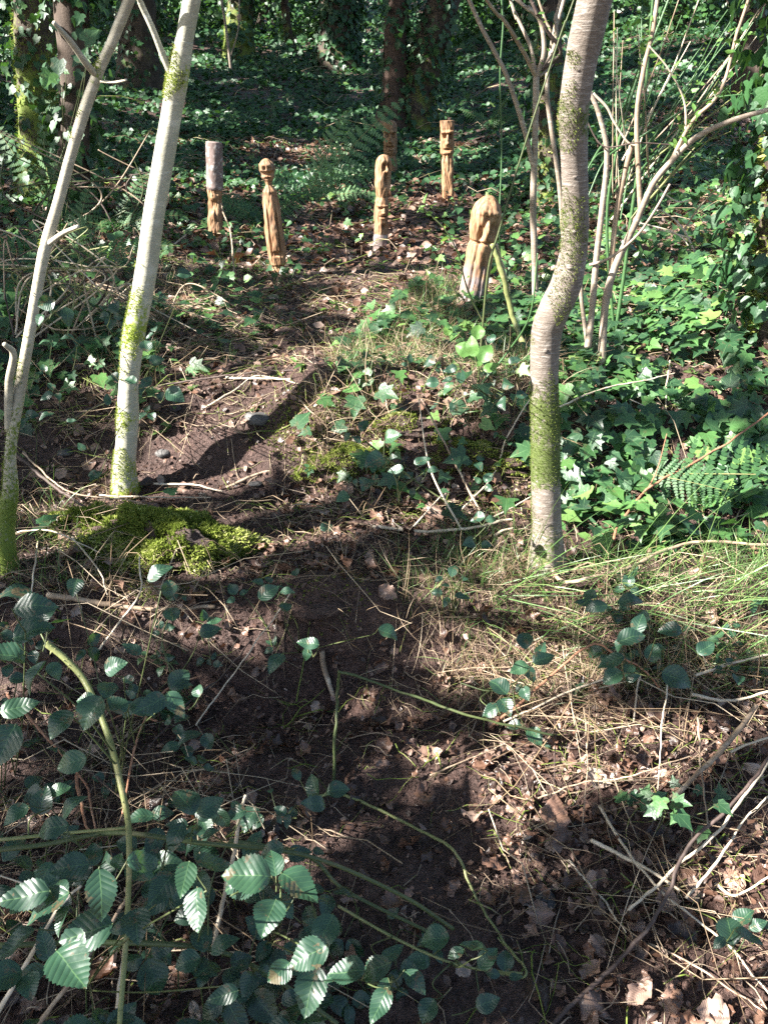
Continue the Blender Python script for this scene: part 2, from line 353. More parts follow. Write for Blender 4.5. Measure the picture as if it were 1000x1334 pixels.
TD = [T_grid(13, 7, (lambda q: lambda v: wov(.26 + .03 * q, .8 + .12 * (q % 3))(v) * (1 + .10 * math.sin(v * 19 + q)))(q), deadz(q), .14) for q in range(8)]
TDs = [T_grid(4, 3, lambda v: .33 * (1 - abs(2 * v - 1) ** 2.2 + .05), deadz(q + 9)) for q in range(4)]
def T_blade(seg, bend, wid, twist=0):
    V = []; U = []
    for i in range(seg + 1):
        s = i / seg; w = wid * (1 - s ** 2.2) * (.7 + .3 * min(1, s * 5)) + .0008
        ang = bend * s; y = math.sin(ang) / bend if bend > .01 else s; z = (1 - math.cos(ang)) / bend if bend > .01 else 0
        # grows along +Z (template normal) bending to +Y
        for q in (-1, 1): V.append((q * w, z if False else (1 - math.cos(ang)) / bend, math.sin(ang) / bend)); U.append((q * w, s))
    Fq = [[2 * i, 2 * i + 1, 2 * i + 3, 2 * i + 2] for i in range(seg)]
    return np.array(V), np.array(Fq), np.array(U)
TG = [T_blade(5, b, .006) for b in (.5, 1.0, 1.5, 2.0)]
TM = [(np.array([(-.16, 0, 0), (.16, 0, 0), (.05, .1, .55), (0, .35, 1.0)]), np.array([[0, 1, 2], [0, 2, 3]]), np.zeros((4, 2))),
      (np.array([(-.16, .1, 0), (.16, 0, 0), (.1, -.15, .6), (-.1, -.4, .9)]), np.array([[0, 1, 2], [0, 2, 3]]), np.zeros((4, 2)))]

def scatter(mb, temps, P, Nrm, Dr, S, rnd, m=0, wide=None):
    """place a random template at each P: normal Nrm, tip direction Dr, size S"""
    P = np.asarray(P); n = len(P)
    if n == 0: return
    S = np.broadcast_to(S, (n,)); Nrm = norm(Nrm); Y = norm(Dr - Nrm * (Dr * Nrm).sum(-1, keepdims=True)); X = np.cross(Y, Nrm)
    which = rng.integers(0, len(temps), n)
    wide = np.ones(n) if wide is None else np.broadcast_to(wide, (n,))
    for q, (V, Fc, U) in enumerate(temps):
        k = np.nonzero(which == q)[0]
        if len(k) == 0: continue
        W = P[k, None] + S[k, None, None] * (X[k, None] * (V[None, :, 0:1] * wide[k, None, None]) + Y[k, None] * V[None, :, 1:2] + Nrm[k, None] * V[None, :, 2:3])
        A = np.empty((len(k), len(V), 3)); A[..., :2] = U[None]; A[..., 2] = rnd[k, None]
        Fa = (Fc[None] + (np.arange(len(k)) * len(V))[:, None, None]).reshape(-1, Fc.shape[1])
        mb.add(W.reshape(-1, 3), Fa, A.reshape(-1, 3), m)
def rdir(n):
    a = rng.uniform(0, 2 * np.pi, n); return np.stack([np.cos(a), np.sin(a), rng.normal(0, .15, n)], -1)
def rvec(n, s=1.0): return rng.normal(0, s, (n, 3))

# ------------------------------------------------------------------ masks (picture regions mapped on the ground)
def blob(px, py, L, default=0.0):
    r = np.full(np.shape(px), float(default)); 
    for (cx, cy, rx, ry, v) in L:
        d = ((px - cx) / rx) ** 2 + ((py - cy) / ry) ** 2; k = np.clip(1.6 - d, 0, 1); k = np.minimum(1, k * 1.3); r = r * (1 - k) + v * k
    return r
PATHPX = [(500, 1334, 200), (470, 1180, 190), (450, 1020, 170), (420, 880, 90), (390, 730, 100), (290, 620, 110), (320, 530, 80), (380, 460, 60), (450, 390, 90), (520, 320, 45), (560, 265, 26), (600, 235, 18)]
def pathmask(px, py):
    ys = [p[1] for p in PATHPX][::-1]; xs = [p[0] for p in PATHPX][::-1]; ws = [p[2] for p in PATHPX][::-1]
    c = np.interp(py, ys, xs); ww = np.interp(py, ys, ws)
    return (1 - ss(.75, 1.15, np.abs(px - c) / ww)) * (py > 225)
def ground_pts(n_per_m2, x0, x1, y0, y1):
    n = int(n_per_m2 * (x1 - x0) * (y1 - y0)); x = rng.uniform(x0, x1, n); y = rng.uniform(y0, y1, n)
    z = H(x, y); P = np.stack([x, y, z], -1); px, py, zc = proj(P)
    k = (px > -140) & (px < 1140) & (py > -60) & (py < 1480) & (zc > .2); return P[k], px[k], py[k]

# ------------------------------------------------------------------ ground
def ax(lo, hi, n, c, k):
    s = np.linspace(-1, 1, n); v = np.sinh(s * k) / math.sinh(k); return c + np.where(v < 0, v * (c - lo), v * (hi - c))
gx = ax(-70, 70, 420, 0.1, 6.2); gy = ax(-12, 118, 640, 2.1, 6.0)
GX, GY = np.meshgrid(gx, gy); GZ = H(GX, GY)
mb = MB(); nx, ny = len(gx), len(gy); i = np.arange(ny - 1)[:, None] * nx; j = np.arange(nx - 1)[None]
mb.add(np.stack([GX, GY, GZ], -1).reshape(-1, 3), np.stack([i + j, i + j + 1, i + nx + j + 1, i + nx + j], -1).reshape(-1, 4))
tag(mb.build("forest_ground", M['soil']), "dark woodland soil of the path and slope", "ground", kind='structure')

# ------------------------------------------------------------------ trees: trunks in view
KEEPLIT = []                                  # sample points the sun reaches in the photograph
TREES = {}
def moss_on(mb, info, msprof, dens, size, m=0, side=None, seed=0):
    X, rr, D, rad = info; n, ring = rad.shape
    L = np.linalg.norm(np.diff(X, axis=0), axis=1).sum(); area = L * 2 * np.pi * rr.mean(); N = int(area * dens)
    i = rng.integers(0, n - 1, N); t = rng.uniform(0, 1, N); jf = rng.uniform(0, ring, N); j = jf.astype(int) % ring; u = jf - jf.astype(int)
    d0 = D[i, j] * (1 - u)[:, None] + D[i, (j + 1) % ring] * u[:, None]
    P = X[i] * (1 - t)[:, None] + X[i + 1] * t[:, None]; j2 = (j + 1) % ring; r_ = (rad[i, j] * (1 - t) + rad[i + 1, j] * t) * (1 - u) + (rad[i, j2] * (1 - t) + rad[i + 1, j2] * t) * u; d0 = norm(d0); P = P + d0 * r_[:, None] * .99
    ms = np.interp((i + t) / (n - 1), np.linspace(0, 1, len(msprof)), msprof)
    if side is not None: ms = ms - .12 + .65 * (d0 @ np.asarray(side))
    nz = fbm(P[:, 0] * 18 + seed, P[:, 1] * 18, P[:, 2] * 12, 3)
    k = (ms + (nz - .5) * 1.6) > .5
    P, d0, nz = P[k], d0[k], nz[k]; N = len(P)
    scatter(mb, TM, P, norm(d0 + rvec(N, .35)), rvec(N) + np.array([0, 0, -.6]), size * rng.uniform(.5, 1.3, N), np.clip(nz + rng.normal(0, .2, N), 0, 1), m, wide=1.0)

def trunk_px(ctrl, last=None):
    """ctrl: (px, py, Y, width px, moss) -> points, radii, moss"""
    P = [pt(a, b, Y) for a, b, Y, w_, m_ in ctrl]; r = [wr(c[3], p) for c, p in zip(ctrl, P)]; ms = [c[4] for c in ctrl]
    if last:                                   # carry on above the frame
        d = norm(P[-1] - P[-2]); 
        for q, (dl, dr) in enumerate(last):
            P.append(P[-1] + norm(d + np.array([0, 0, .12 * q])) * dl); r.append(r[-1] * dr); ms.append(0)
    return P, r, ms

def make_tree(name, label, ctrl, bk, branches=(), above=((1.2, .85), (1.5, .75)), moss=9000, mossize=.008, flare=.25, ring=20, cat='tree', rough=.05, mside=None, lit=True, group=None, snags=(), mossmat='moss'):
    P, r, ms = trunk_px(ctrl, above)
    base = P[0] - np.array([0, 0, .06]); P[0] = base
    root = thing(name, label, cat, base, group)
    mb = MB(); info = add_tube(mb, P, r, ms, ring=ring, rough=rough, flare=flare, seed=len(TREES) * 3.1, n=int(140 + 20 * len(P)))
    mb.build("trunk", M[bk], root, base)
    if moss:
        m2 = MB(); moss_on(m2, info, [np.interp(t, np.linspace(0, 1, len(ms)), ms) for t in np.linspace(0, 1, 60)], moss, mossize, side=mside, seed=len(TREES))
        if m2.n: m2.build("moss", M[mossmat], root, base)
    for bc in branches:
        bp, br, bm = trunk_px(bc[0], bc[1] if len(bc) > 1 else None)
        b = MB(); add_tube(b, bp, br, bm, ring=10, rough=.05); b.build("branch", M[bk], root, base)
    TREES[root.name] = (root, P, r, base)
    if lit:
        for p in catmull(P[:len(ctrl)], 24): KEEPLIT.append(p)
    return root, info

gA = at(162, 641)[1]; gC = at(712, 742)[1]; gB = at(8, 742)[1]
rootA, infA = make_tree("leaning_tree", "slender pale barked tree left of the path with bright moss on its lower trunk", [
    (161, 643, gA, 32, .85), (162, 610, gA, 27, .7), (165, 575, gA, 26, .05), (167, 540, gA, 28, .62), (168, 500, gA, 25, -.1), (174, 440, gA + .01, 28, .68), (182, 400, gA + .02, 27, .38), (192, 345, gA + .03, 27, .1), (198, 300, gA + .03, 27, -.2), (204, 260, gA + .03, 27, -.3), (214, 205, gA + .03, 27, -.3), (225, 140, gA + .02, 26, -.2), (232, 100, gA, 28, .7), (240, 55, gA - .02, 24, .0), (252, -10, gA - .05, 23, 0)],
    'barkA', branches=[([(230, 105, gA, 14, .6), (215, 78, gA - .02, 9, .1), (200, 40, gA - .04, 8, 0), (184, 5, gA - .06, 8, 0), (170, -30, gA - .1, 7, 0)], [(.8, .8), (.8, .5)])],
    flare=.6, moss=36000, mossize=.007, mside=(-.6, -.5, 0))
rootC, infC = make_tree("crooked_tree", "crooked pinkish brown tree right of the path with dark moss patches", [
    (712, 748, gC, 44, .35), (712, 700, gC, 35, .45), (711, 655, gC, 36, .15), (710, 610, gC, 37, .8), (710, 560, gC - .01, 37, .85), (709, 510, gC - .02, 36, .75), (709, 470, gC - .03, 37, .1), (712, 430, gC - .04, 40, .05), (722, 402, gC - .06, 42, .2), (737, 370, gC - .08, 41, .05), (747, 325, gC - .1, 36, .45), (749, 272, gC - .13, 34, .5), (748, 215, gC - .16, 34, .0), (747, 150, gC - .2, 38, .6), (754, 95, gC - .23, 41, .0), (764, 45, gC - .26, 43, 0), (777, -12, gC - .3, 46, 0)],
    'barkC', moss=30000, mossize=.0055, flare=.85, ring=36, rough=.05, mside=(-.3, -.3, 0), mossmat='moss_olive')
# knots on the crooked tree
for kx, ky, kr in ((750, 220, .006), (733, 352, .007), (740, 305, .006), (716, 470, .006), (722, 160, .007), (746, 60, .006)):
    Y = gC - .13; p = pt(kx, ky, Y); s_ = np.array([t for t in infC[0]]); q = s_[np.argmin(np.linalg.norm(s_ - p, axis=1))]
    d = norm((CAM - q) * np.array([1, 1, 0]) + np.array([(kx - proj(q)[0]) * .02, 0, 0])); rr_ = infC[1][np.argmin(np.linalg.norm(s_ - p, axis=1))]
    a = q + d * rr_ * .8; kb = MB(); add_tube(kb, [a, a + d * rr_ * .24], [kr * 1.7, kr], ring=10, n=4); kb.build("knot", M['barkC'], rootC, TREES[rootC.name][3])
rootB, infB = make_tree("thin_sapling", "thin grey sapling at the left edge with a mossy base and a snapped upper branch", [
    (4, 742, gB, 30, .9), (6, 690, gB, 26, .9), (14, 640, gB, 20, .8), (14, 590, gB, 14, .5), (24, 520, gB, 15, .5), (38, 440, gB, 14, .3), (50, 370, gB + .02, 14, .3), (60, 320, gB + .03, 15, .2), (76, 265, gB + .05, 14, 0), (92, 205, gB + .05, 14, 0), (110, 145, gB + .05, 15, .2), (128, 95, gB + .04, 14, .5), (148, 50, gB + .02, 13, .0), (172, -8, gB, 14, 0)],
    'barkB', branches=[([(126, 98, gB + .04, 9, .1), (112, 82, gB, 9, 0), (92, 54, gB - .04, 8, 0), (70, 29, gB - .08, 5, 0)],), ([(60, 320, gB + .03, 7, 0), (82, 304, gB, 6, 0), (102, 295, gB - .04, 5, 0)],), ([(132, 106, gB + .03, 4, 0), (150, 107, gB, 3, 0), (165, 104, gB - .02, 3, 0)],), ([(12, 560, gB, 11, .2), (12, 500, gB - .03, 10, 0), (18, 462, gB - .05, 9, 0), (6, 448, gB - .08, 6, 0)],)],
    moss=26000, mossize=.007, ring=16, mside=(-.3, -.5, 0))

def back_tree(name, label, ctrl, bk='barkD', ivy=0.0, ivsize=.07, gap=0.0, above=((2.5, .9), (3.5, .7)), group=None, moss=0, branches=0):
    root, info = make_tree(name, label, ctrl, bk, above=above, moss=moss, mossize=.03, flare=.15, ring=18, rough=.16, lit=False, group=group)
    base = TREES[root.name][3]; X, rr, D, rad = info
    if ivy > 0:
        m = MB(); n, ring = rad.shape; L = np.linalg.norm(np.diff(X, axis=0), axis=1); area = (L * rr[1:] * 2 * np.pi).sum(); N = int(min(area * ivy / ivsize ** 2 * 2.6, 16000))
        cum = np.cumsum(L * rr[1:] * (X[1:, 2] < CAM[2] + .10 * X[0, 1] + 1.6)); N = int(min(cum[-1] * 6.28 * ivy / ivsize ** 2 * 3.2, 16000)); i = np.searchsorted(cum, rng.uniform(0, cum[-1], N)); i = np.clip(i, 0, n - 2); j = rng.integers(0, ring, N); t = rng.uniform(0, 1, N)
        d0 = norm(D[i, j] + rvec(N, .2)); clump = fbm(X[i, 2] * 1.3 + base[0], j * .35, base[1], 3)
        k = clump > gap; i, j, t, d0, clump = i[k], j[k], t[k], d0[k], clump[k]; N = len(i)
        i = np.minimum(i, n - 2); off = rng.uniform(-.02, .10, N) * (clump * 2) + np.abs(rng.normal(0, .03, N))
        P = X[i] * (1 - t)[:, None] + X[i + 1] * t[:, None] + d0 * (rr[i] + off)[:, None]
        scatter(m, [T_ivy(0), T_ivy(1), T_simple(0)], P, norm(d0 + np.array([0, 0, .35]) + rvec(N, .35)), np.array([0, 0, -1]) + rvec(N, .5), ivsize * rng.uniform(.6, 1.4, N), np.clip(rng.normal(.5, .22, N), 0, 1))
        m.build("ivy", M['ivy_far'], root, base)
    return root

def gY(px, py): return at(px, py)[1]
def bt(name, label, pts, **k):            # pts (px, py, width, moss); first = foot
    Y = gY(pts[0][0], min(max(pts[0][1], 40), 1300)); back_tree(name, label, [(a, b, Y, w_, m_) for a, b, w_, m_ in pts], **k)
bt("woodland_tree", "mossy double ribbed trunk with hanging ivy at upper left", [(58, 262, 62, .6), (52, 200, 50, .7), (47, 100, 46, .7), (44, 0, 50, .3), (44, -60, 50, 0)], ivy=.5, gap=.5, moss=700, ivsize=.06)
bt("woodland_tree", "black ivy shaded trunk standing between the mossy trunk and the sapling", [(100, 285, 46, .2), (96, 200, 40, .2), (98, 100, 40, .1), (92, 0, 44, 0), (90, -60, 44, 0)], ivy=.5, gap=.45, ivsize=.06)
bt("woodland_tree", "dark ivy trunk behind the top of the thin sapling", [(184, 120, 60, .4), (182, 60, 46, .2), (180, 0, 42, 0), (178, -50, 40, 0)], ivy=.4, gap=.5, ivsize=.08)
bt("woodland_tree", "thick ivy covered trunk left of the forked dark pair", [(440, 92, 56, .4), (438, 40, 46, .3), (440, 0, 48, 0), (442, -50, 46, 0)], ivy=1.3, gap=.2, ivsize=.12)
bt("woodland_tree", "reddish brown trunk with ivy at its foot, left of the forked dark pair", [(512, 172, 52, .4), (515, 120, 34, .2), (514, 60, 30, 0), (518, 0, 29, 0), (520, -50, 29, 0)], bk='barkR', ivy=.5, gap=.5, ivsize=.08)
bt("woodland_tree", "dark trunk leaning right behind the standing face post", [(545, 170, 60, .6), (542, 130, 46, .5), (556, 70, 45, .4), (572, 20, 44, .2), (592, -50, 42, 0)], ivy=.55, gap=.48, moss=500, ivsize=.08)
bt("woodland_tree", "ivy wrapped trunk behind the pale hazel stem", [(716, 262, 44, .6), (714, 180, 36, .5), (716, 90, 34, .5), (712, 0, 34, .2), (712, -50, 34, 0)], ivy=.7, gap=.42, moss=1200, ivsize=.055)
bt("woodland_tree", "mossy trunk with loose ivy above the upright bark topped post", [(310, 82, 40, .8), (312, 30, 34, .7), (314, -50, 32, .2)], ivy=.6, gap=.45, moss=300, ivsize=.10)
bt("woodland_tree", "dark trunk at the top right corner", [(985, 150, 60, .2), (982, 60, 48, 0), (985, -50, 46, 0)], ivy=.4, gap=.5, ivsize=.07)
# near ivy column at right edge
Yr = gY(985, 440)
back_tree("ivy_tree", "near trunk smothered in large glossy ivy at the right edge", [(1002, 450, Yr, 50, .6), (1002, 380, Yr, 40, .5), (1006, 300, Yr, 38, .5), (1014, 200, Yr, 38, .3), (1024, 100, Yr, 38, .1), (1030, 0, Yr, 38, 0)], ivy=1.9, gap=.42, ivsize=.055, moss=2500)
TREES[list(TREES)[-1]]
# far wood: distinct trunks with a shared look
far = [(130, 52, 22), (215, 46, 24), (250, 42, 20), (270, 30, 12), (345, 38, 20), (376, 34, 26), (405, 30, 12), (470, 38, 16), (612, 40, 18), (640, 34, 24), (668, 44, 12), (800, 48, 20), (838, 36, 26), (872, 46, 14), (905, 38, 20), (940, 50, 26), (20, 60, 30), (-40, 90, 40), (1040, 90, 46)]
for q, (a, b, wd) in enumerate(far):
    Y = 19 + (q * 37 % 11) * 1.1 if b < 60 else gY(a, b)
    p = np.array([(a - 500) / F * Y * 1.1, Y]); pz = H(p[0], p[1]); P3 = np.array([p[0], p[1], float(pz)]); px_, py_, zc_ = proj(P3)
    bend = random.uniform(-12, 12)
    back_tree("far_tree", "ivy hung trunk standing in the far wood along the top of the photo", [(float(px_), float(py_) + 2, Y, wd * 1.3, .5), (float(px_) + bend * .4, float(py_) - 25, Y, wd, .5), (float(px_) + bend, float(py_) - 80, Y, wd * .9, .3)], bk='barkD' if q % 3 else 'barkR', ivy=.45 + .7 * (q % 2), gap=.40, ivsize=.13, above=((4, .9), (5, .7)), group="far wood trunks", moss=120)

# ------------------------------------------------------------------ carved posts
def post(name, label, foot, top, wpx, prof, feats, woodk, turn=0.0, cap='round', sq=0.0, seed=0):
    fx, fy = foot; B = at(fx, fy); Y = B[1]; T = pt(top[0], top[1], Y)
    L = np.linalg.norm(T - B); r0 = wr(wpx, B); Z = norm(T - B); X = norm(np.array([1, 0, 0]) - Z * Z[0]); Yv = np.cross(Z, X)
    nth, nz = 112, 220; th = np.linspace(-np.pi, np.pi, nth, endpoint=False); s = np.linspace(0, 1, nz)
    TH, S = np.meshgrid(th, s)
    zs = [p[0] for p in prof]; rs = [p[1] for p in prof]; rr_ = np.interp(S, zs, rs)
    sqf = 1.0
    if sq: sqf = 1 + sq * (np.maximum(np.abs(np.cos(TH)), np.abs(np.sin(TH))) ** -1 - 1) * -1 * 0 + sq * (1 / np.maximum(np.abs(np.cos(TH)), np.abs(np.sin(TH))) - 1.2) 
    rr_ = rr_ * sqf
    rr_ = rr_ * (1 + .05 * (fbm(TH * 2 + seed, S * 9, seed, 3) - .5) * 2)
    facet = (fbm(TH * 3.2 + seed * 3, S * L / r0 * 1.1, 2 + seed, 2) - .5) * .24 + (fbm(TH * 8 + seed, S * L / r0 * 3.0, 9 + seed, 2) - .5) * .05
    kk = np.interp(S, [p[0] for p in woodk], [p[1] for p in woodk]); kk = kk + .25 * (fbm(TH * 2, S * 12, seed + 5, 3) - .5)
    rr_ = rr_ + facet * np.clip(kk, 0, 1)
    for (t0, s0, st, sh, dp) in feats:
        dt = (TH - t0 - turn + np.pi) % (2 * np.pi) - np.pi
        rr_ = rr_ + 1.7 * dp * np.exp(-np.power(np.abs(dt / st), 3) - np.power(np.abs((S - s0) / sh), 3))
    rr_ = np.maximum(rr_, .2)
    if cap == 'round': rr_ = rr_ * np.sqrt(np.clip(1 - ((S - .94) / .06).clip(0, 1) ** 2, 0.0004, 1))
    elif cap == 'dome': rr_ = rr_ * np.sqrt(np.clip(1 - ((S - .86) / .14).clip(0, 1) ** 2, 0.0004, 1))
    ang = TH  # theta 0 faces the camera (-Y)
    dirv = X[None, None] * np.sin(ang)[..., None] - Yv[None, None] * np.cos(ang)[..., None]
    zz = S * (L + .12) - .12
    V = B + Z * zz[..., None] + dirv * (rr_ * r0)[..., None]
    A = np.stack([TH / 6.28, S, kk], -1)
    i = np.arange(nz - 1)[:, None] * nth; j = np.arange(nth)[None]; k = (j + 1) % nth
    Fq = np.stack([i + j, i + k, i + nth + k, i + nth + j], -1).reshape(-1, 4)
    mb = MB(); mb.add(V.reshape(-1, 3), Fq, A.reshape(-1, 3))
    e = (nz - 1) * nth; cc = mb.n; 
    mb.add(np.array([B + Z * L]), np.zeros((0, 3), int), np.array([[0, 1, kk[-1].mean()]])); mb.F[-1] = np.stack([e + j[0], e + k[0], np.full(nth, cc)], -1); mb.M[-1] = np.zeros(nth, int)
    o = mb.build(name, M['wood'], None, B); tag(o, label, "carved post", "carved wooden posts standing beside the path")
    if 'dull' not in label:
        for t in np.linspace(.05, 1, 6): KEEPLIT.append(B + Z * L * t)
    return o
FACE = lambda s, h, d=1.0: [(0, s, .16, h * .26, .16 * d), (0, s - h * .2, .26, h * .1, .14 * d), (-.48, s + h * .22, .3, h * .14, -.22 * d), (.48, s + h * .22, .3, h * .14, -.22 * d), (0, s + h * .5, .9, h * .09, .12 * d), (0, s - h * .55, .5, h * .06, -.24 * d), (0, s - h * .75, .4, h * .08, .1 * d)]
def build_posts():
    post("carved_post", "upright post with whole bark on its upper part and a chopped wood lower part", (281, 310), (279, 185), 20,
         [(0, 1), (.2, .92), (.30, .95), (.45, .88), (.52, .80), (.60, .98), (.62, 1.06), (1, 1.02)], [(-.2, .46, .8, .05, -.22), (.2, .58, .9, .02, -.12), (.1, .3, .7, .05, -.1), (-.1, .52, .5, .02, .1)],
         [(0, .5), (.12, .5), (.2, 1), (.58, 1), (.61, 0), (1, 0)], cap='flat', seed=1)
    post("carved_post", "slim figure with round head, narrow neck and long U groove in its body", (363, 352), (346, 206), 23,
         [(0, .92), (.16, .85), (.185, .70), (.20, .66), (.215, .9), (.3, 1.0), (.5, 1.0), (.68, .86), (.74, .74), (.765, .78), (.79, .50), (.81, .28), (.835, .34), (.86, .62), (.9, .86), (.96, .84), (1, .55)],
         [(-.55, .45, .11, .17, -.24), (.55, .45, .11, .17, -.24), (0, .30, .55, .018, -.24), (0, .893, 1.5, .016, -.34), (0, .86, .7, .008, -.14), (-.35, .93, .25, .014, -.14), (.35, .93, .25, .014, -.14)],
         [(0, .9), (1, 1)], turn=.1, cap='round', seed=2)
    post("carved_post", "two faced post with a howling hollow eyed upper face and pale bark at its foot", (495, 324), (500, 201), 19,
         [(0, 1.1), (.28, 1.0), (.31, .9), (.45, .93), (.55, .98), (.60, .92), (.635, .74), (.66, .84), (.72, 1.0), (.9, 1.04), (1, .9)],
         [(.12, .90, .24, .030, -.42), (.82, .90, .24, .030, -.42), (.47, .80, .28, .05, -.45), (.47, .87, .1, .03, .2), (.5, .38, .26, .02, -.4)] + [(a + .3, b, c, d, e) for a, b, c, d, e in FACE(.52, .09, .9)],
         [(0, 0), (.29, 0), (.33, 1), (1, 1)], cap='round', seed=3)
    post("carved_post", "tall flat topped totem with a stern square face in front of the ivy slope", (583, 260), (582, 157), 17,
         [(0, 1.05), (.15, .95), (.4, .9), (.58, .92), (.62, .78), (.645, .8), (.665, 1.02), (.8, 1.06), (.9, 1.05), (.93, 1.1), (1, 1.12)],
         FACE(.80, .17, 1.35) + [(0, .25, .5, .08, -.12), (.05, .18, .3, .04, .12)], [(0, .2), (.1, .6), (.2, .95), (.62, 1), (1, 1)], cap='flat', sq=.35, seed=4)
    post("carved_post", "stout leaning post with a rounded head and red stripped bark beneath it", (613, 396), (638, 254), 38,
         [(0, 1.05), (.1, 1.0), (.35, .95), (.60, .90), (.655, .80), (.69, .88), (.75, .97), (.85, 1.0), (.93, .95), (1, .8)],
         [(.15, .84, .5, .05, -.12), (-.3, .74, .22, .05, -.25), (.6, .76, .3, .05, -.2), (.15, .76, .14, .06, .12), (0, .665, 1.6, .01, -.1), (-.4, .4, .12, .25, -.07), (.3, .4, .1, .25, -.07), (.15, .88, .9, .02, .06)],
         [(0, 0), (.18, .15), (.3, .4), (.5, .55), (.6, .9), (1, 1)], cap='dome', seed=5)
    post("carved_post", "shaded dull post at the back under the leaning dark trunk", (509, 232), (508, 156), 18,
         [(0, .9), (.2, .9), (.38, .9), (.46, .8), (.5, .72), (.55, .95), (.7, 1.0), (.9, 1.0), (1, .85)],
         FACE(.74, .2, 1.1) + [(0, .3, .3, .12, -.1)], [(0, .5), (.4, .7), (1, .95)], cap='round', seed=6)

build_posts()

# ------------------------------------------------------------------ unseen trees and leaf crowns added to shade the ground
LIT = [(430, 1130, 170, 220, .05), (430, 195, 70, 60, .95), (450, 60, 900, 80, .42), (420, 62, 90, 22, .8), (860, 60, 150, 40, .75), (250, 50, 60, 20, .7), (80, 330, 120, 120, .26), (300, 330, 200, 60, .45), (250, 250, 120, 80, .35), (420, 180, 90, 70, .42), (620, 140, 160, 70, .28),
       (400, 400, 170, 70, .62), (560, 400, 120, 50, .75), (380, 480, 90, 45, .6), (150, 480, 150, 70, .32), (520, 560, 200, 110, 1.0), (270, 590, 110, 60, .85), (90, 620, 90, 60, .4),
       (850, 350, 260, 110, .75), (850, 560, 210, 190, .97), (690, 560, 80, 200, .85), (230, 715, 120, 45, .85), (400, 700, 120, 34, .30), (620, 790, 150, 85, .95), (400, 790, 70, 45, .7), (850, 820, 260, 120, 1.0),
       (880, 1060, 230, 200, .95), (920, 1260, 150, 110, .75), (720, 1130, 80, 100, .65), (620, 980, 110, 50, .55), (150, 1200, 260, 170, .06), (60, 850, 110, 100, .42), (250, 940, 120, 70, .25), (230, 1055, 90, 45, .38), (380, 1160, 40, 40, .5), (330, 960, 100, 60, .12), (600, 1240, 80, 60, .3), (480, 990, 50, 30, .25), (640, 850, 140, 70, 1.0), (508, 205, 16, 40, .02)]
def litmap(px, py): return blob(px, py, LIT, .16)  # share of sun wanted on the ground; shapes the added crowns
off = [(-3.35, 0.95, .085), (-4.6, 3.4, .10), (-5.2, -1.2, .12), (-6.2, 7.5, .14), (-9.5, 12, .2), (-2.2, -2.4, .1), (-13, 19, .25), (6.5, 5.5, .15)]
for q, (x, y, r_) in enumerate(off):
    z = float(H(x, y)); base = np.array([x, y, z - .1])
    root = thing("shade_tree", ["slim tree just outside the left edge beside the sapling", "tree left of the photo beyond the sapling", "tree behind the viewer to the left", "tree off the left edge level with the carved posts", "tall tree off the upper left of the slope", "tree close behind the viewer", "distant tree off the upper left corner", "tree off the right edge past the ivy trunk"][q], "tree", base)
    P = [base, base + (random.uniform(-.1, .1), random.uniform(-.1, .1), 1.6), base + (random.uniform(-.3, .3), random.uniform(-.3, .3), 3.5), base + (random.uniform(-.5, .5), random.uniform(-.5, .5), 5.5), base + (0, 0, 8)]
    mb = MB(); add_tube(mb, P, [r_ * 1.3, r_, r_ * .85, r_ * .7, r_ * .35], [.6, .4, .2, 0, 0], ring=14, rough=.08, flare=.3, n=60); mb.build("trunk", M['barkB'], root, base)
    TREES[root.name] = (root, P, [r_] * 5, base)
for q in ((400, 262), (425, 215), (450, 180), (475, 165), (440, 200), (410, 235)): KEEPLIT.append(pt(q[0], q[1], at(402, 262)[1]))
KL = np.array(KEEPLIT)
shade_crown = {k: MB() for k in TREES}; centers = {k: [] for k in TREES}
tb = {k: np.array([v[1][-1][0], v[1][-1][1]]) for k, v in TREES.items() if "ivy_tree" not in k}
names = list(tb); TBX = np.array([tb[k] for k in names])
def shade_canopy(dens, x0, x1, y0, y1, size, zlo, zhi, fr, keep):  # adds leaves along the sun's path wherever the lit map asks for shade
    n = int(dens * (x1 - x0) * (y1 - y0)); x = rng.uniform(x0, x1, n); y = rng.uniform(y0, y1, n); g = np.stack([x, y, H(x, y, False)], -1)
    px, py, zc = proj(g); px = np.clip(px, -60, 1060); py = np.clip(py, 20, 1330)
    py = np.where(y < .9, 1330, py)
    L = litmap(px, py); nz = fbm(x * fr + 7, y * fr, 5.0, 3); nz = np.clip((nz - .5) * 2.6 + .5, 0, 1)
    k = nz > L; g = g[k]; n = len(g)
    hh = rng.uniform(zlo, zhi, n); P = g + SUN * (hh / SUN[2])[:, None]
    # stay above the frame
    lim = CAM[2] + .10 * np.maximum(P[:, 1], 0) + .5; P = P[(P[:, 2] > lim)]
    ok = np.ones(len(P), bool)
    for q in KL:
        d = P - q; t = d @ SUN; dd = np.linalg.norm(d - t[:, None] * SUN, axis=1); ok &= ~((dd < keep) & (t > 0) & (rng.uniform(0, 1, len(P)) < .97))
    P = P[ok]; n = len(P)
    near = np.argmin(((P[:, None, :2] - TBX[None]) ** 2).sum(-1), 1)
    for q, k in enumerate(names):
        s = near == q
        if s.sum() < 3: continue
        Q = P[s]; m = len(Q); scatter(shade_crown[k], [T_simple(0), T_simple(1), T_ivy(1)], Q, norm(SUN * .8 + np.array([0, 0, .6]) + rvec(m, .55)), rdir(m), size * rng.uniform(.7, 1.7, m), rng.uniform(0, 1, m))
        centers[k] += list(Q[rng.integers(0, m, min(m, 9))])
shade_canopy(340, -2.6, 3.4, .5, 6.0, .10, 2.6, 4.2, 4.2, .15)
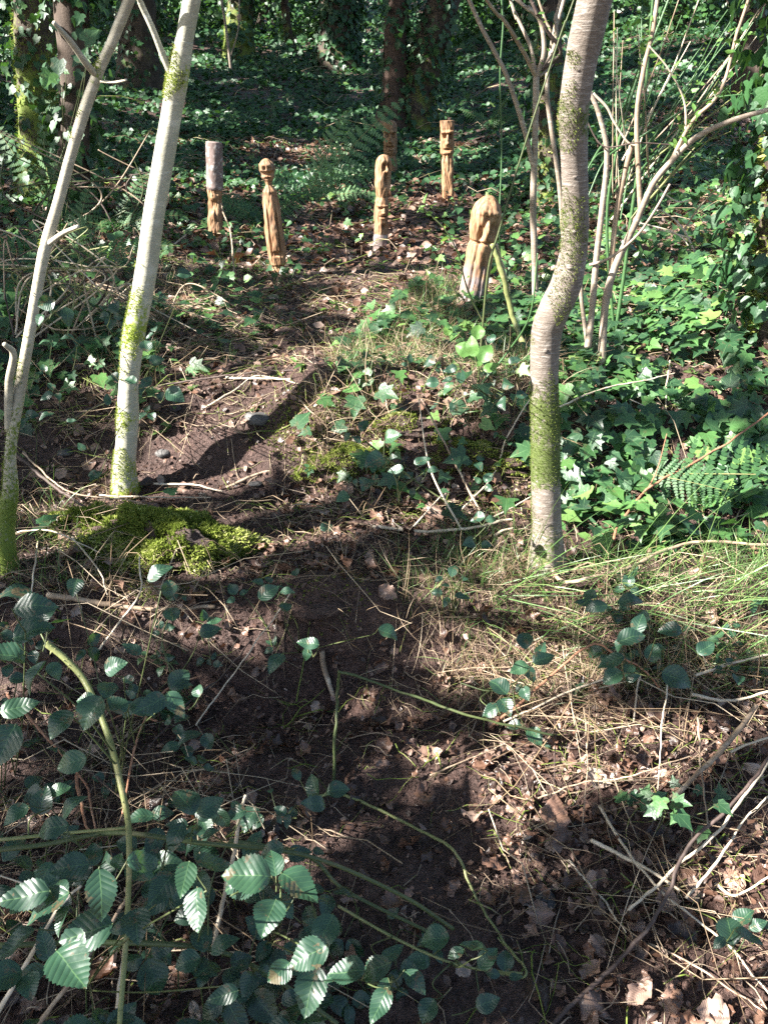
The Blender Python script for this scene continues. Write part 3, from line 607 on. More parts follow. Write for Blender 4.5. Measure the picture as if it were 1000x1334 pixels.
shade_canopy(42, -7, 8, 6.0, 14, .26, 4.0, 6.5, 1.3, .4)
shade_canopy(7, -20, 20, 14, 42, .60, 6, 9, .5, .5)
shade_canopy(9, -9, -2.6, -3, 6, .35, 4, 7, .9, .4)
shade_canopy(4, 3.4, 12, -2, 9, .35, 5, 7, .7, .1)
for k, m in shade_crown.items():
    root, P, r, base = TREES[k]
    if m.n: m.build("crown", M['crown'], root, base)  # added foliage, shaped by the shadow it has to cast
    cs = centers[k]
    if cs:
        random.shuffle(cs); b = MB(); Pt = np.array(P)
        for c in cs[:12]:
            hz = np.clip(c[2] - .8, Pt[0][2] + 1.8, Pt[-1][2]); a = np.array([np.interp(hz, Pt[:, 2], Pt[:, q]) for q in range(3)])
            mid = (a + c) / 2 + np.array([random.uniform(-.2, .2), random.uniform(-.2, .2), .25]); rr_ = min(.03, r[-1] * .5)
            sm = catmull([a, mid, c], 30); dd = sm[:, None] - KL[None]; tt = dd @ SUN; ds = np.linalg.norm(dd - tt[..., None] * SUN, axis=-1)
            if ((ds < .09) & (tt > .3)).any(): continue
            add_tube(b, [a, mid, c], [rr_, rr_ * .6, rr_ * .2], ring=6, n=14)
        if b.n: b.build("boughs", M['barkB'], root, base)  # boughs reach out to the added shade leaves

# ------------------------------------------------------------------ ferns
def frond(mb, base, d, up, L, wid, droop=.9, pairs=24, rnd=.5, step=8):
    d = norm(np.asarray(d, float)); up = norm(np.asarray(up, float) - d * np.dot(up, d)); side = np.cross(d, up)
    n = pairs + 1; s = np.linspace(0, 1, n); ang = droop * s
    C = base + L * (d * (np.sin(ang) / max(droop, .01))[:, None] - up * ((1 - np.cos(ang)) / max(droop, .01))[:, None])
    T = norm(np.gradient(C, axis=0)); U = norm(np.cross(side[None], T))
    add_tube(mb, C, [.0022, .0006], ring=5, n=n, m=1) if False else None
    V = []; Fc = []; A = []
    for i in range(1, n):
        f = s[i]; pl = wid * (math.sin(math.pi * min(1, .12 + f * .92) ** .8) ** .7) * (1 - .3 * rng.uniform()) + .004
        for sd_ in (-1, 1):
            pd = norm(side * sd_ * -1 + T[i] * .35 - U[i] * .18 + rng.normal(0, .05, 3)); q = norm(np.cross(pd, U[i])); K = step
            for k in range(K):
                a = C[i] + pd * pl * (k / K) - U[i] * pl * .25 * (k / K) ** 2; pw = L / n * .40 * (1 - (k / K) ** 1.6 * .85); seg = pl / K
                b0 = len(V)
                V += [a, a + pd * seg * .9, a + pd * seg * .95 + q * pw, a + pd * seg * .35 + q * pw * .9, a + pd * seg * .95 - q * pw, a + pd * seg * .35 - q * pw * .9]
                Fc += [[b0, b0 + 1, b0 + 2, b0 + 3], [b0, b0 + 5, b0 + 4, b0 + 1]]
                A += [(0, f, min(1, max(0, rnd + rng.normal(0, .12))))] * 6
    mb.add(V, Fc, A, 0)
    V, Fq, Al, c, _ = tube(C, [.003 * L / .5, .0007], ring=5, n=n); mb.add(V[:-2], Fq, Al[:-2], 1)
def fern(label, px, py, fr, lift=0.0, rnd=.5):
    B = at(px, py) + np.array([0, 0, lift]); root = thing("fern", label, "fern", B)
    for (dx, dy, dz, L, wd, dr) in fr:
        mb = MB(); frond(mb, B, (dx, dy, dz), (-.15, -.85, .6), L, wd, dr, pairs=16 if L > .4 else 13, rnd=rnd + rng.normal(0, .1)); mb.build("frond", [M['fern'], M['cane']], root, B)
fern("tall fern beside the mossy trunk at upper left", 70, 268, [(.0, -.1, 1, .85, .17, .5), (-.5, -.2, .9, .7, .15, .7), (.4, -.4, .8, .6, .14, .8), (.1, -.6, .6, .55, .13, .9)], rnd=.45)
fern("bright feathery fern arching up between the round headed figure and the howling post", 402, 262, [(.62, .0, .8, 1.2, .22, .6), (.30, -.2, .85, .85, .19, .7), (.9, .0, .55, .9, .18, .6), (-.5, -.3, .5, .5, .12, .9), (.8, -.4, .3, .6, .13, .8)], rnd=1.05)  # palest leaf colour stands in for sun on this fern
fern("dark fern between the bark topped post and the slim figure", 345, 292, [(-.9, -.3, .35, .55, .13, .8), (-.4, -.6, .5, .5, .12, .9), (.6, -.3, .6, .5, .12, .9), (-.8, .2, .6, .5, .12, .8)], rnd=.4)
fern("low dark fern behind the pale leaning tree", 150, 300, [(-.8, -.4, .4, .6, .14, .9), (.7, -.5, .4, .55, .13, .9), (-.1, -.8, .5, .5, .12, .9), (.4, .2, .9, .5, .12, .7)], rnd=.25)
fern("fern with wide dark fronds under the sapling branch", 105, 345, [(-.6, -.6, .4, .6, .14, .9), (.7, -.4, .35, .6, .14, .8), (.1, -.2, .9, .45, .12, .9)], rnd=.25)
fern("fern hanging over the ivy bank at the right edge, low in the ivy", 838, 648, [(.97, -.22, .12, .62, .17, .35), (.6, -.6, .15, .30, .09, .6)], lift=.09, rnd=.3)
fern("small fern at the foot of the slope behind the tall totem", 640, 168, [(-.7, -.4, .6, .5, .12, .8), (.7, -.4, .6, .5, .12, .8), (0, -.7, .6, .5, .12, .8)], rnd=.35)

# ------------------------------------------------------------------ mossy log and mossy bank
def lumps(name, label, cat, px, py, ax_, ay, az, rot, dens, size, seed=0, under='soil'):
    B = at(px, py); root = thing(name, label, cat, B - np.array([0, 0, .04]))
    nu, nv = 90, 46; u = np.linspace(0, 2 * np.pi, nu, endpoint=False); v = np.linspace(0.02, np.pi * .62, nv); Ug, Vg = np.meshgrid(u, v)
    x = np.cos(Ug) * np.sin(Vg); y = np.sin(Ug) * np.sin(Vg); z = np.cos(Vg)
    q = .45 + 1.1 * fbm(x * 2.3 + seed, y * 2.3 + 4, z * 2.3, 3) + .2 * (fbm(x * 7, y * 7, z * 7 + seed, 3) - .5)
    x, y, z = x * q * ax_, y * q * ay, z * q * az; c, s = math.cos(rot), math.sin(rot)
    Vv = np.stack([x * c - y * s, x * s + y * c, z], -1) + B - np.array([0, 0, .02])
    i = np.arange(nv - 1)[:, None] * nu; j = np.arange(nu)[None]; k = (j + 1) % nu
    Fq = np.stack([i + j, i + nu + j, i + nu + k, i + k], -1).reshape(-1, 4)
    m = MB(); m.add(Vv.reshape(-1, 3), Fq); m.build("log" if "log" in name else "body", M[under], root, B - np.array([0, 0, .04]))
    a = Vv.reshape(-1, 3); cx = norm((a - B) / np.array([ax_, ay, az]) ** 1.3); N = int(dens)
    f = rng.integers(0, len(Fq), N); w_ = rng.dirichlet([1, 1, 1, 1], N); P = (a[Fq[f]] * w_[..., None]).sum(1); nn = (cx[Fq[f]] * w_[..., None]).sum(1)
    cl = fbm(P[:, 0] * 14 + seed, P[:, 1] * 14, P[:, 2] * 14, 3); kk = (cl > .42) | (rng.uniform(0, 1, N) < .08); P, nn, cl = P[kk], nn[kk], cl[kk]; N = len(P)
    m2 = MB(); scatter(m2, TM, P + norm(nn) * ((cl - .4) * .06)[:, None], norm(nn + rvec(N, .45)), rvec(N), size * rng.uniform(.6, 1.5, N), np.clip((cl - .3) * 2 + rng.normal(0, .2, N), 0, 1), wide=1.4)
    m2.build("moss", M['moss'], root, B - np.array([0, 0, .04]))
lumps("mossy_log", "long low log thickly covered in bright green moss beside the path", "mossy log", 215, 716, .25, .13, .125, -.18, 34000, .012, 3)
lumps("mossy_log", "smaller moss cushion on dead wood at the foot of the thin sapling", "mossy log", 108, 690, .11, .08, .09, .1, 9000, .011, 7)
lumps("mossy_stump", "low rotten stump with pale green moss in the middle of the bank", "mossy stump", 455, 598, .17, .07, .055, .2, 9000, .008, 11)
lumps("mossy_stump", "low rotten stump with yellow moss near the crooked tree", "mossy stump", 606, 590, .20, .08, .05, -.25, 8000, .008, 17)
lumps("mossy_stump", "small stump of dead wood topped with moss at the crest of the bank", "mossy stump", 540, 548, .13, .05, .04, .1, 4000, .008, 23)

# ------------------------------------------------------------------ ground cover (stuff)
def density(P, px, py, L, default): return rng.uniform(0, 1, len(P)) < blob(px, py, L, default)
# ivy on the right bank, near
IVN = [(870, 560, 160, 170, 1.0), (930, 450, 90, 60, .25), (790, 400, 200, 70, .6), (620, 470, 110, 60, .5), (870, 330, 190, 80, .85), (700, 340, 120, 60, .45), (300, 640, 180, 90, .0), (500, 570, 150, 70, .22), (420, 440, 130, 80, .16), (560, 480, 90, 50, .22), (560, 420, 80, 40, .2), (270, 700, 70, 40, .08), (850, 1090, 60, 40, .30), (940, 1050, 50, 40, .25), (860, 760, 120, 30, .3), (80, 430, 130, 90, .5), (160, 380, 120, 60, .4), (400, 330, 110, 60, .14), (540, 250, 100, 80, .3), (250, 350, 120, 60, .08), (240, 290, 70, 40, .3)]
mbi = MB()
P, px, py = ground_pts(1500, -3.4, 4.2, 2.2, 4.2); k = density(P, px, py, IVN, .02) & (rng.uniform(0, 1, len(P)) < 2.6 * (fbm(P[:, 0] * 6, P[:, 1] * 6, 7, 3) - .22)) & ((1 - pathmask(px, py)) > rng.uniform(0, 1, len(P)) * .9)
P = P[k]; n = len(P); g = gnormal(P[:, 0], P[:, 1]); lift = rng.uniform(.01, .10, n)
scatter(mbi, [T_ivy(0), T_ivy(1), T_ivy(2)], P + g * lift[:, None], norm(g + np.array([-.12, -.25, .35]) + rvec(n, .38)), rdir(n) + np.array([0, -.5, -.3]), rng.uniform(.032, .088, n), np.clip(rng.normal(.5, .24, n), 0, 1))
P, px, py = ground_pts(520, -5.5, 7, 4.2, 7.5); k = (rng.uniform(0, 1, len(P)) < np.clip(blob(px, py, [(450, 330, 180, 60, .10), (640, 370, 60, 30, .15), (860, 330, 200, 120, .95), (700, 300, 90, 80, .6), (540, 260, 90, 60, .25), (240, 280, 120, 50, .4), (100, 330, 130, 80, .35)], .5), 0, 1) * (.3 + 1.3 * fbm(P[:, 0] * 2.5, P[:, 1] * 2.5, 3, 3))) & ((1 - pathmask(px, py)) > rng.uniform(0, 1, len(P)) * .9)
P = P[k]; n = len(P); g = gnormal(P[:, 0], P[:, 1])
scatter(mbi, [T_ivy(0), T_ivy(1), T_simple(0)], P + np.array([0, 0, 1]) * rng.uniform(.01, .10, n)[:, None], norm(np.array([-.1, -.3, .8]) + rvec(n, .45)), rdir(n) + np.array([0, -.4, -.3]), rng.uniform(.035, .07, n), np.clip(rng.normal(.5, .24, n), 0, 1))
tag(mbi.build("ivy_ground_cover", M['ivy']), "glossy green ivy carpeting the bank right of the path", "ivy", kind='stuff')
mbf = MB()
def far_ivy(d, x0, x1, y0, y1, s0, s1, hmax):
    P, px, py = ground_pts(d, x0, x1, y0, y1); hum = fbm(P[:, 0] * .9 + 5, P[:, 1] * .9, 2, 4)
    bare = blob(px, py, [(330, 215, 60, 16, .45), (580, 235, 50, 35, .45), (560, 290, 60, 30, .5)], 0.0)
    k = (rng.uniform(0, 1, len(P)) < .35 + hum * .9) & (rng.uniform(0, 1, len(P)) > bare); P = P[k]; hum = hum[k]; n = len(P)
    P[:, 2] += np.clip(hum - .3, 0, 1) * hmax * rng.uniform(.2, 1, n)
    scatter(mbf, [T_simple(0), T_simple(1), T_ivy(0)], P, norm(np.array([-.1, -.4, .8]) + rvec(n, .5)), rdir(n) + np.array([0, -.4, -.3]), rng.uniform(s0, s1, n), np.clip(rng.normal(.45, .22, n), 0, 1))
far_ivy(560, -7, 9, 7.5, 12, .05, .09, .25); far_ivy(200, -12, 14, 12, 20, .07, .12, .4); far_ivy(70, -20, 22, 20, 32, .10, .19, .8); far_ivy(16, -36, 38, 32, 60, .2, .4, 1.5)
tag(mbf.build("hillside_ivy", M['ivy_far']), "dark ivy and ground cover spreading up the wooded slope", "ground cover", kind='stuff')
# undergrowth far behind: bushes
for q, (a, b, Y, wx, hz, lb) in enumerate([(60, 40, 21, 2.6, 1.8, "dark leafy bush behind the mossy trunk at upper left"), (370, 40, 24, 2.4, 1.7, "pale sunlit bush left of the thick ivy covered trunk"), (640, 40, 22, 2.2, 2.4, "tall dark bush right of the forked dark pair"), (850, 45, 19, 2.8, 2.2, "bush behind the broom stems at upper right"), (960, 60, 15, 1.6, 2.0, "bush at the far right by the dark corner trunk"), (250, 40, 26, 3.0, 2.2, "shaded bush behind the fork of the pale leaning tree"), (740, 50, 26, 3.0, 2.4, "bush beyond the crooked tree's upper trunk")]):
    x = (a - 500) / F * Y * 1.12; B = np.array([x, Y, float(H(x, Y))]); root = thing("bush", lb, "bush", B)
    m = MB()
    for s_ in range(7):
        e = B + np.array([random.uniform(-wx, wx) * .7, random.uniform(-.6, .6), hz * random.uniform(.6, 1)]); add_tube(m, [B, (B + e) / 2 + (0, 0, .3), e], [.04, .02, .006], ring=5, n=8)
    m.build("stem", M['barkD'], root, B); m = MB(); n = 5200
    v = norm(rvec(n)); rad = rng.uniform(.4, 1, n) ** .5; lump = .55 + .8 * fbm(v[:, 0] * 2.2 + q, v[:, 1] * 2.2, v[:, 2] * 2.2, 3)
    P = B + v * (rad * lump)[:, None] * np.array([wx, wx * .6, hz]); P = P[P[:, 2] > B[2] - .1]; n = len(P)
    scatter(m, [T_simple(0), T_simple(1)], P, norm(rvec(n) + (0, -.3, .7)), rdir(n), rng.uniform(.08, .17, n), rng.uniform(0, 1, n)); m.build("leaves", M['crown'], root, B)

# dead leaf litter
mbd = MB()
LT = [(520, 575, 170, 70, .9), (380, 715, 150, 45, .75), (480, 1200, 200, 200, .38), (850, 1050, 200, 250, 1.0), (930, 1280, 120, 120, 1.0), (200, 1200, 200, 160, .7), (280, 620, 120, 80, .25), (400, 420, 150, 80, .5), (480, 650, 120, 40, .9), (640, 700, 80, 40, .7), (150, 760, 150, 40, .8), (700, 850, 140, 60, .5), (420, 800, 80, 50, .15)]
P, px, py = ground_pts(3600, -1.6, 1.8, .7, 2.6); k = density(P, px, py, LT, .45); P = P[k]; n = len(P); g = gnormal(P[:, 0], P[:, 1])
size = rng.choice([.009, .018, .032, .055], n, p=[.48, .34, .14, .04]) * rng.uniform(.7, 1.3, n)
bg_ = size > .03; scatter(mbd, TD, (P + g * rng.uniform(.0, .02, n)[:, None])[bg_], norm(g + rvec(n, .55))[bg_], rdir(n)[bg_], size[bg_], rng.beta(1.5, 1.7, bg_.sum()), wide=rng.uniform(.6, 1.5, bg_.sum()))
P, g, size = P[~bg_], g[~bg_], size[~bg_]; n = len(P); scatter(mbd, TDs, P + g * rng.uniform(0, .012, n)[:, None], norm(g + rvec(n, .5)), rdir(n), size, rng.beta(1.5, 1.7, n), wide=rng.uniform(.3, 1.3, n))
P, px, py = ground_pts(2400, -2.8, 3, 2.5, 5); k = density(P, px, py, LT, .5); P = P[k]; n = len(P); g = gnormal(P[:, 0], P[:, 1])
scatter(mbd, TDs, P + g * rng.uniform(0, .02, n)[:, None], norm(g + rvec(n, .45)), rdir(n), rng.choice([.012, .026, .05], n, p=[.55, .33, .12]) * rng.uniform(.7, 1.3, n), rng.beta(1.7, 1.8, n), wide=rng.uniform(.6, 1.4, n))
P, px, py = ground_pts(420, -6, 8, 5, 11); n = len(P); g = gnormal(P[:, 0], P[:, 1])
scatter(mbd, TDs, P + g * rng.uniform(0, .03, n)[:, None], norm(g + rvec(n, .45)), rdir(n), rng.uniform(.03, .08, n), rng.beta(1.7, 1.8, n))
tag(mbd.build("leaf_litter", M['dead']), "brown fallen leaves and leaf fragments littering the ground", "leaf litter", kind='stuff')
# fine twigs, needles and stalks
mbt = MB()
def twigs(n_m2, x0, x1, y0, y1, Lr, rr_, L, default, m=0, up=.05, arc=.12):
    P, px, py = ground_pts(n_m2, x0, x1, y0, y1); k = density(P, px, py, L, default); P = P[k]; n = len(P)
    d = rdir(n); d[:, 2] *= .8; ln = rng.uniform(*Lr, n) ; g = np.array([0, 0, 1.])
    seg = 4; pts = []
    b = rng.normal(0, arc, (n, 3)); b[:, 2] = np.abs(b[:, 2])
    A0 = P - d * ln[:, None] / 2
    for s in np.linspace(0, 1, seg + 1):
        q = A0 + d * (ln * s)[:, None] + b * (ln * 4 * s * (1 - s))[:, None]
        q[:, 2] = np.maximum(H(q[:, 0], q[:, 1]) + .004, q[:, 2] * .55 + .45 * H(q[:, 0], q[:, 1]) + rng.uniform(0, up, n) * 0.5); pts.append(q)
    pts = np.stack(pts, 1); rad = rr_[0] * (rr_[1] / rr_[0]) ** rng.uniform(0, 1, n)
    T = norm(pts[:, -1] - pts[:, 0]); s1 = norm(np.cross(T, g)); s2 = np.cross(T, s1)
    prof = np.array([1, .95, .85, .7, .35]); V = []
    for a in (0, 2.094, 4.189):
        V.append(pts + (s1 * math.cos(a) + s2 * math.sin(a))[:, None] * (rad[:, None] * prof)[..., None])
    V = np.stack(V, 2).reshape(n, -1, 3); f = []
    for s in range(seg):
        for a in range(3):
            c = (a + 1) % 3; f.append([s * 3 + a, s * 3 + c, s * 3 + 3 + c, s * 3 + 3 + a])
    Fa = (np.array(f)[None] + (np.arange(n) * V.shape[1])[:, None, None]).reshape(-1, 4)
    A = np.zeros((n, V.shape[1], 3)); A[..., 2] = rng.uniform(0, 1, n)[:, None]
    (m if isinstance(m, MB) else mbt).add(V.reshape(-1, 3), Fa, A.reshape(-1, 3))
TW = [(450, 1180, 150, 160, .12), (850, 1050, 200, 260, 1.0), (280, 620, 110, 60, .2), (480, 650, 150, 50, .8), (170, 480, 170, 100, 1.0), (120, 350, 150, 90, .9), (150, 740, 150, 60, 1.0), (200, 1200, 200, 160, .9), (420, 800, 90, 50, .2), (700, 800, 150, 90, 1)]
twigs(650, -1.6, 1.9, .8, 2.5, (.03, .16), (.0006, .0022), TW, .6)
twigs(420, -3, 3.4, 2.4, 5, (.04, .24), (.0008, .0028), TW, .6)
twigs(26, -6, 8, 5, 11, (.08, .5), (.0015, .005), [(0, 0, 1, 1, 0)], .8, up=.12)
twigs(.8, -10, 12, 11, 22, (.3, 1.2), (.004, .010), [(0, 0, 1, 1, 0)], .8, up=.3)
tag(mbt.build("fine_twigs", M['twig']), "fine dry twigs and stalks strewn over the ground", "twigs", kind='stuff')
mbp = MB()
twigs(420, -1.7, 2.0, .9, 2.6, (.05, .26), (.0005, .0016), [(450, 1150, 220, 200, .04), (860, 1000, 220, 220, .4), (700, 820, 180, 90, .9), (120, 760, 160, 70, .8), (150, 1150, 200, 200, .5), (420, 800, 100, 60, .1)], .3, m=mbp, up=.10)
twigs(120, -3, 3, 2.5, 4.6, (.08, .34), (.0008, .002), [(120, 420, 170, 130, .4), (560, 500, 200, 80, .5), (300, 620, 120, 60, .15)], .35, m=mbp, up=.12)
twigs(190, -1.7, 2.0, .9, 2.7, (.18, .60), (.0008, .0022), [(860, 1020, 200, 230, .55), (760, 850, 200, 60, .7), (120, 800, 170, 110, .9), (140, 1180, 220, 170, .8), (480, 700, 120, 30, .3)], .02, m=mbp, up=.22, arc=.05)
twigs(60, -3, 2.5, 2.7, 5.2, (.2, .7), (.001, .0026), [(100, 430, 160, 120, .5), (560, 540, 180, 70, .35)], .10, m=mbp, up=.22, arc=.07)
tag(mbp.build("dead_grass_stalks", M['straw']), "pale dead grass stalks lying tangled over the litter", "dead grass", kind='stuff')

# grass
def grass(name, label, L, dens, box, hr, bend, stopsmat, lean=(0, 0, 0), default=0.0, wide=1.0, tem=None):
    P, px, py = ground_pts(dens, *box); tn = fbm(P[:, 0] * 9, P[:, 1] * 9, 4, 2); k = density(P, px, py, L, default) & (tn > .42) & ((pathmask(px, py) < rng.uniform(0, 1, len(P)) * .9) | (py > 680)); P = P[k]; n = len(P); m = MB()
    if n == 0: return
    scatter(m, tem or TG, P, norm(np.array([0, 0, 1.]) + rvec(n, bend) + np.array(lean)), rdir(n) + np.array(lean) * 2, hr[0] + (hr[1] - hr[0]) * rng.beta(2, 2, n), rng.uniform(0, 1, n), wide=wide * rng.uniform(.6, 1.4, n))
    tag(m.build(name, stopsmat), label, "grass", kind='stuff')
GR = [(640, 770, 130, 70, 1.0), (760, 800, 120, 60, .7), (960, 780, 60, 70, 1.0), (860, 860, 160, 60, .35), (500, 480, 170, 60, .35), (550, 400, 40, 40, .9), (540, 440, 70, 40, .5), (250, 330, 60, 30, .25), (410, 460, 60, 20, .3), (560, 500, 150, 60, .5), (300, 560, 120, 60, 0), (640, 880, 120, 40, .25), (400, 340, 130, 40, .12), (60, 720, 60, 60, .35)]
grass("green_grass", "fresh green grass tufts growing around the crooked tree", GR, 4200, (-1.6, 2, 1.6, 5), (.05, .19), .45, M['grass'])
grass("long_rushes", "long arching green rush blades in the grassy patch at right", [(900, 830, 120, 50, .6), (800, 800, 150, 50, .8), (700, 770, 60, 30, .5)], 2600, (.1, 1.8, 1.7, 2.6), (.22, .48), .55, M['grass'], lean=(.8, -.25, -.1), wide=.5)
grass("straw_grass", "matted straw coloured dead grass below the crooked tree", [(620, 820, 150, 80, 1.0), (700, 890, 180, 50, .6), (860, 850, 170, 60, .8), (500, 760, 60, 40, .4), (560, 520, 180, 60, .9), (400, 600, 60, 50, .8), (560, 410, 50, 30, .4), (100, 420, 150, 120, .2)], 6500, (-2.4, 2, 1.5, 4.6), (.05, .24), .9, M['straw'], wide=.6, lean=(0, -.2, 0))
# bank moss as ground cover
P, px, py = ground_pts(26000, -1.1, 1.0, 1.7, 3.0)
nz = fbm(P[:, 0] * 7, P[:, 1] * 7, 3, 3); k = (rng.uniform(0, 1, len(P)) < blob(px, py, [(500, 570, 150, 70, 1), (610, 590, 100, 70, 1), (430, 545, 60, 40, 1), (230, 740, 110, 40, .8), (420, 780, 60, 40, .35), (130, 700, 60, 40, .5)], 0)) & (nz > .43); P = P[k]; nz = nz[k]; n = len(P); m = MB(); g = gnormal(P[:, 0], P[:, 1])
scatter(m, TM, P, norm(g + rvec(n, .4)), rvec(n), rng.uniform(.006, .014, n), np.clip((nz - .4) * 3 + rng.normal(0, .2, n), 0, 1), wide=1.3)
tag(m.build("bank_moss", M['moss']), "yellow green moss patches on the face of the low bank", "moss", kind='stuff')
P, px, py = ground_pts(9000, -1.3, 1.4, .8, 3.6); n = len(P); m = MB()
TC = []
for q in range(4):
    v = rng.normal(0, .6, (5, 3)); v = np.array([(1, 0, 0), (-.5, .87, 0), (-.5, -.87, 0), (0, 0, .9), (0, 0, -.8)]) + v * .35; TC.append((v, np.array([[0, 1, 3], [1, 2, 3], [2, 0, 3], [1, 0, 4], [2, 1, 4], [0, 2, 4]]), np.zeros((5, 2))))
scatter(m, TC, P, rvec(n), rvec(n), .0018 * np.exp(rng.exponential(.55, n)).clip(1, 5), rng.uniform(0, 1, n))
tag(m.build("soil_crumbs", M['soil'], smooth=False), "loose crumbs of dark soil scattered over the path", "soil crumbs", kind='stuff')
# small seedlings over the upper path
P, px, py = ground_pts(130, -2.6, 2.6, 2.6, 7.5); k = (rng.uniform(0, 1, len(P)) < blob(px, py, [(300, 620, 120, 70, .1)], .55)); P = P[k]; n = len(P); m = MB()
for q in range(5):
    scatter(m, [T_simple(0)], P + rvec(n, .006) * np.array([1, 1, 0]), norm(np.array([0, 0, 1.]) + rvec(n, .3)), rdir(n) + (0, 0, .7), rng.uniform(.02, .06, n), rng.uniform(0, 1, n), wide=.6)
tag(m.build("seedlings", M['grass']), "scattered small green seedlings on the upper path", "seedlings", kind='stuff')

# ------------------------------------------------------------------ brambles
def leaf_obj(name, root, base, P, Nn, D, S, matl, t=None, rnd=None, temps=None, wide=1.0):
    if matl == 'ivy' and temps is None: temps = [T_ivy(0), T_ivy(1), T_ivy(2)]
    m = MB(); tt = temps or TB; scatter(m, [tt[random.randrange(len(tt))]], np.array([P]), np.array([Nn]), np.array([D]), np.array([S]), np.array([rnd if rnd is not None else random.betavariate(2, 3) * .95]), wide=np.array([wide]))
    return m.build(name, M[matl], root, base)
def bramble(label, foot, leaves, canes=(), size=(.05, .07), matl='bramble', canemat='cane_dark', prickle=True, extra=.55, name="bramble", cat="bramble", group=None, face=.55):
    """foot (px,py); leaves (px,py,length px[,tip angle deg, 0=right 90=up]); canes [(px,py,dist)...] widths"""
    B = at(*foot); root = thing(name, label, cat, B, group); L = []; CP = []
    for l in leaves:
        sz = random.uniform(*size); d = norm(ray(l[0], l[1])); dist = F * sz / l[2] * .92; G = at(l[0], l[1]); gd = np.linalg.norm(G - CAM)
        dist = min(dist, gd * .97 - .01); S = dist * l[2] / F * .92 / .92 * random.uniform(.85, 1.1); C = CAM + d * dist; L.append((C, S, l))
    for c, wpx, mt, in canes:
        Pp = []
        for (a, b, f) in c:
            G = at(a, b); Pp.append(CAM + (G - CAM) * f)
        rad = [wr(wpx, Pp[0]), wr(wpx * .75, Pp[-1])]; rads = np.interp(np.linspace(0, 1, len(Pp)), [0, 1], rad)
        m = MB(); info = add_tube(m, Pp, rads, 0, ring=8, rough=.08); X = info[0]; CP.append(X)
        if prickle:
            n = max(4, int(len(X) * .5)); ii = rng.integers(0, len(X), n); jj = rng.integers(0, 8, n); r_ = info[1][ii]; D_ = info[2][ii, jj]
            m.add(*[v for v in prick(X[ii] + D_ * r_[:, None] * .8, D_, r_)][:2])
        m.build("cane", M[mt], root, B)
    for C, S, l in list(L):
        if random.random() < extra: L.append((C + np.array([random.uniform(-.05, .05), random.uniform(-.01, .07), random.uniform(-.06, .01)]), S * random.uniform(.5, .85), l[:3]))
    cs = np.array([l[0] for l in L]); cpts = np.concatenate(CP) if CP else np.array([B]); nodes = []
    for i, (C, S, l) in enumerate(L):
        nb = [j for j in range(len(L)) if j != i and np.linalg.norm(cs[j] - C) < .11]
        cen = cs[nb].mean(0) if nb else C + np.array([random.uniform(-.03, .03), .03, -.04])
        if len(l) > 3: a = R(l[3]); D = np.array([math.cos(a), 0, 0]) + UP * math.sin(a)
        else: D = norm(C - cen) + np.array([random.uniform(-.5, .5), random.uniform(-.5, .2), random.uniform(-.5, .1)])
        D = norm(D); Nn = norm(np.array([0, 0, 1.]) * (1 - face) + norm(CAM - C) * face + rvec(1, .28)[0] + SUN * .1)
        Y = norm(D - Nn * (D @ Nn)); P = C - Y * S * .5
        leaf_obj("leaf", root, B, P, Nn, D, S, matl)
        node = cen * .5 + P * .5 - np.array([0, 0, .02]) if nb else P + (cen - C)
        m = MB(); add_tube(m, [P, (P + node) / 2 - np.array([0, 0, .004]), node], [.0007, .0009, .0011], ring=5, n=8)
        if all(np.linalg.norm(node - q) > .07 for q in nodes):
            nodes.append(node); e = cpts[np.argmin(np.linalg.norm(cpts - node, axis=1))]
            if np.linalg.norm(e - node) > .30 or not CP: e = B
            mid = (node + e) / 2 + np.array([random.uniform(-.03, .03), random.uniform(-.03, .03), .02]); add_tube(m, [node, mid, e], [.0011, .0014, .0017], ring=5, n=16)
        m.build("stalk", M[canemat], root, B)
def prick(P, D, r):
    n = len(P); t = norm(np.cross(D, np.array([.3, .5, .8]))); L = np.maximum(r * 1.1, .0025)
    V = np.stack([P + t * L[:, None] * .35, P - t * L[:, None] * .35, P + np.cross(D, t) * L[:, None] * .3, P + D * L[:, None] - np.array([0, 0, 1]) * L[:, None] * .4], 1)
    f = np.array([[0, 1, 3], [1, 2, 3], [2, 0, 3]]); Fa = (f[None] + (np.arange(n) * 4)[:, None, None]).reshape(-1, 3)
    return V.reshape(-1, 3), Fa

bramble("bramble with broad dark leaves at the left edge above the fallen pale stick", (20, 1010),
    [(43, 789, 48, 10), (43, 822, 52, 30), (7, 852, 46, 200), (46, 882, 44, 270), (26, 921, 50, 20), (7, 970, 56, 250), (18, 770, 40, 180), (79, 944, 44, 240), (60, 800, 30, 60)],
    canes=[([(60, 838, .62), (85, 858, .62), (112, 890, .62), (140, 955, .63), (157, 1020, .66), (168, 1085, .70), (166, 1200, .78), (156, 1334, .86)], 9.5, 'cane')])
bramble("bramble spray with leaves drooping over the bare green cane", (150, 1040),
    [(119, 928, 42, 250), (196, 918, 48, 215), (234, 885, 34, 50), (229, 918, 36, 300), (152, 918, 32, 120), (92, 994, 42, 200), (172, 845, 28, 160), (223, 799, 26, 100), (205, 745, 38, 40), (220, 768, 26, 270), (98, 764, 24, 260), (274, 822, 26, 20), (150, 868, 30, 20)], size=(.045, .06),
    canes=[([(160, 1060, .85), (180, 960, .8), (215, 900, .8), (262, 880, .85)], 3, 'cane_red')])
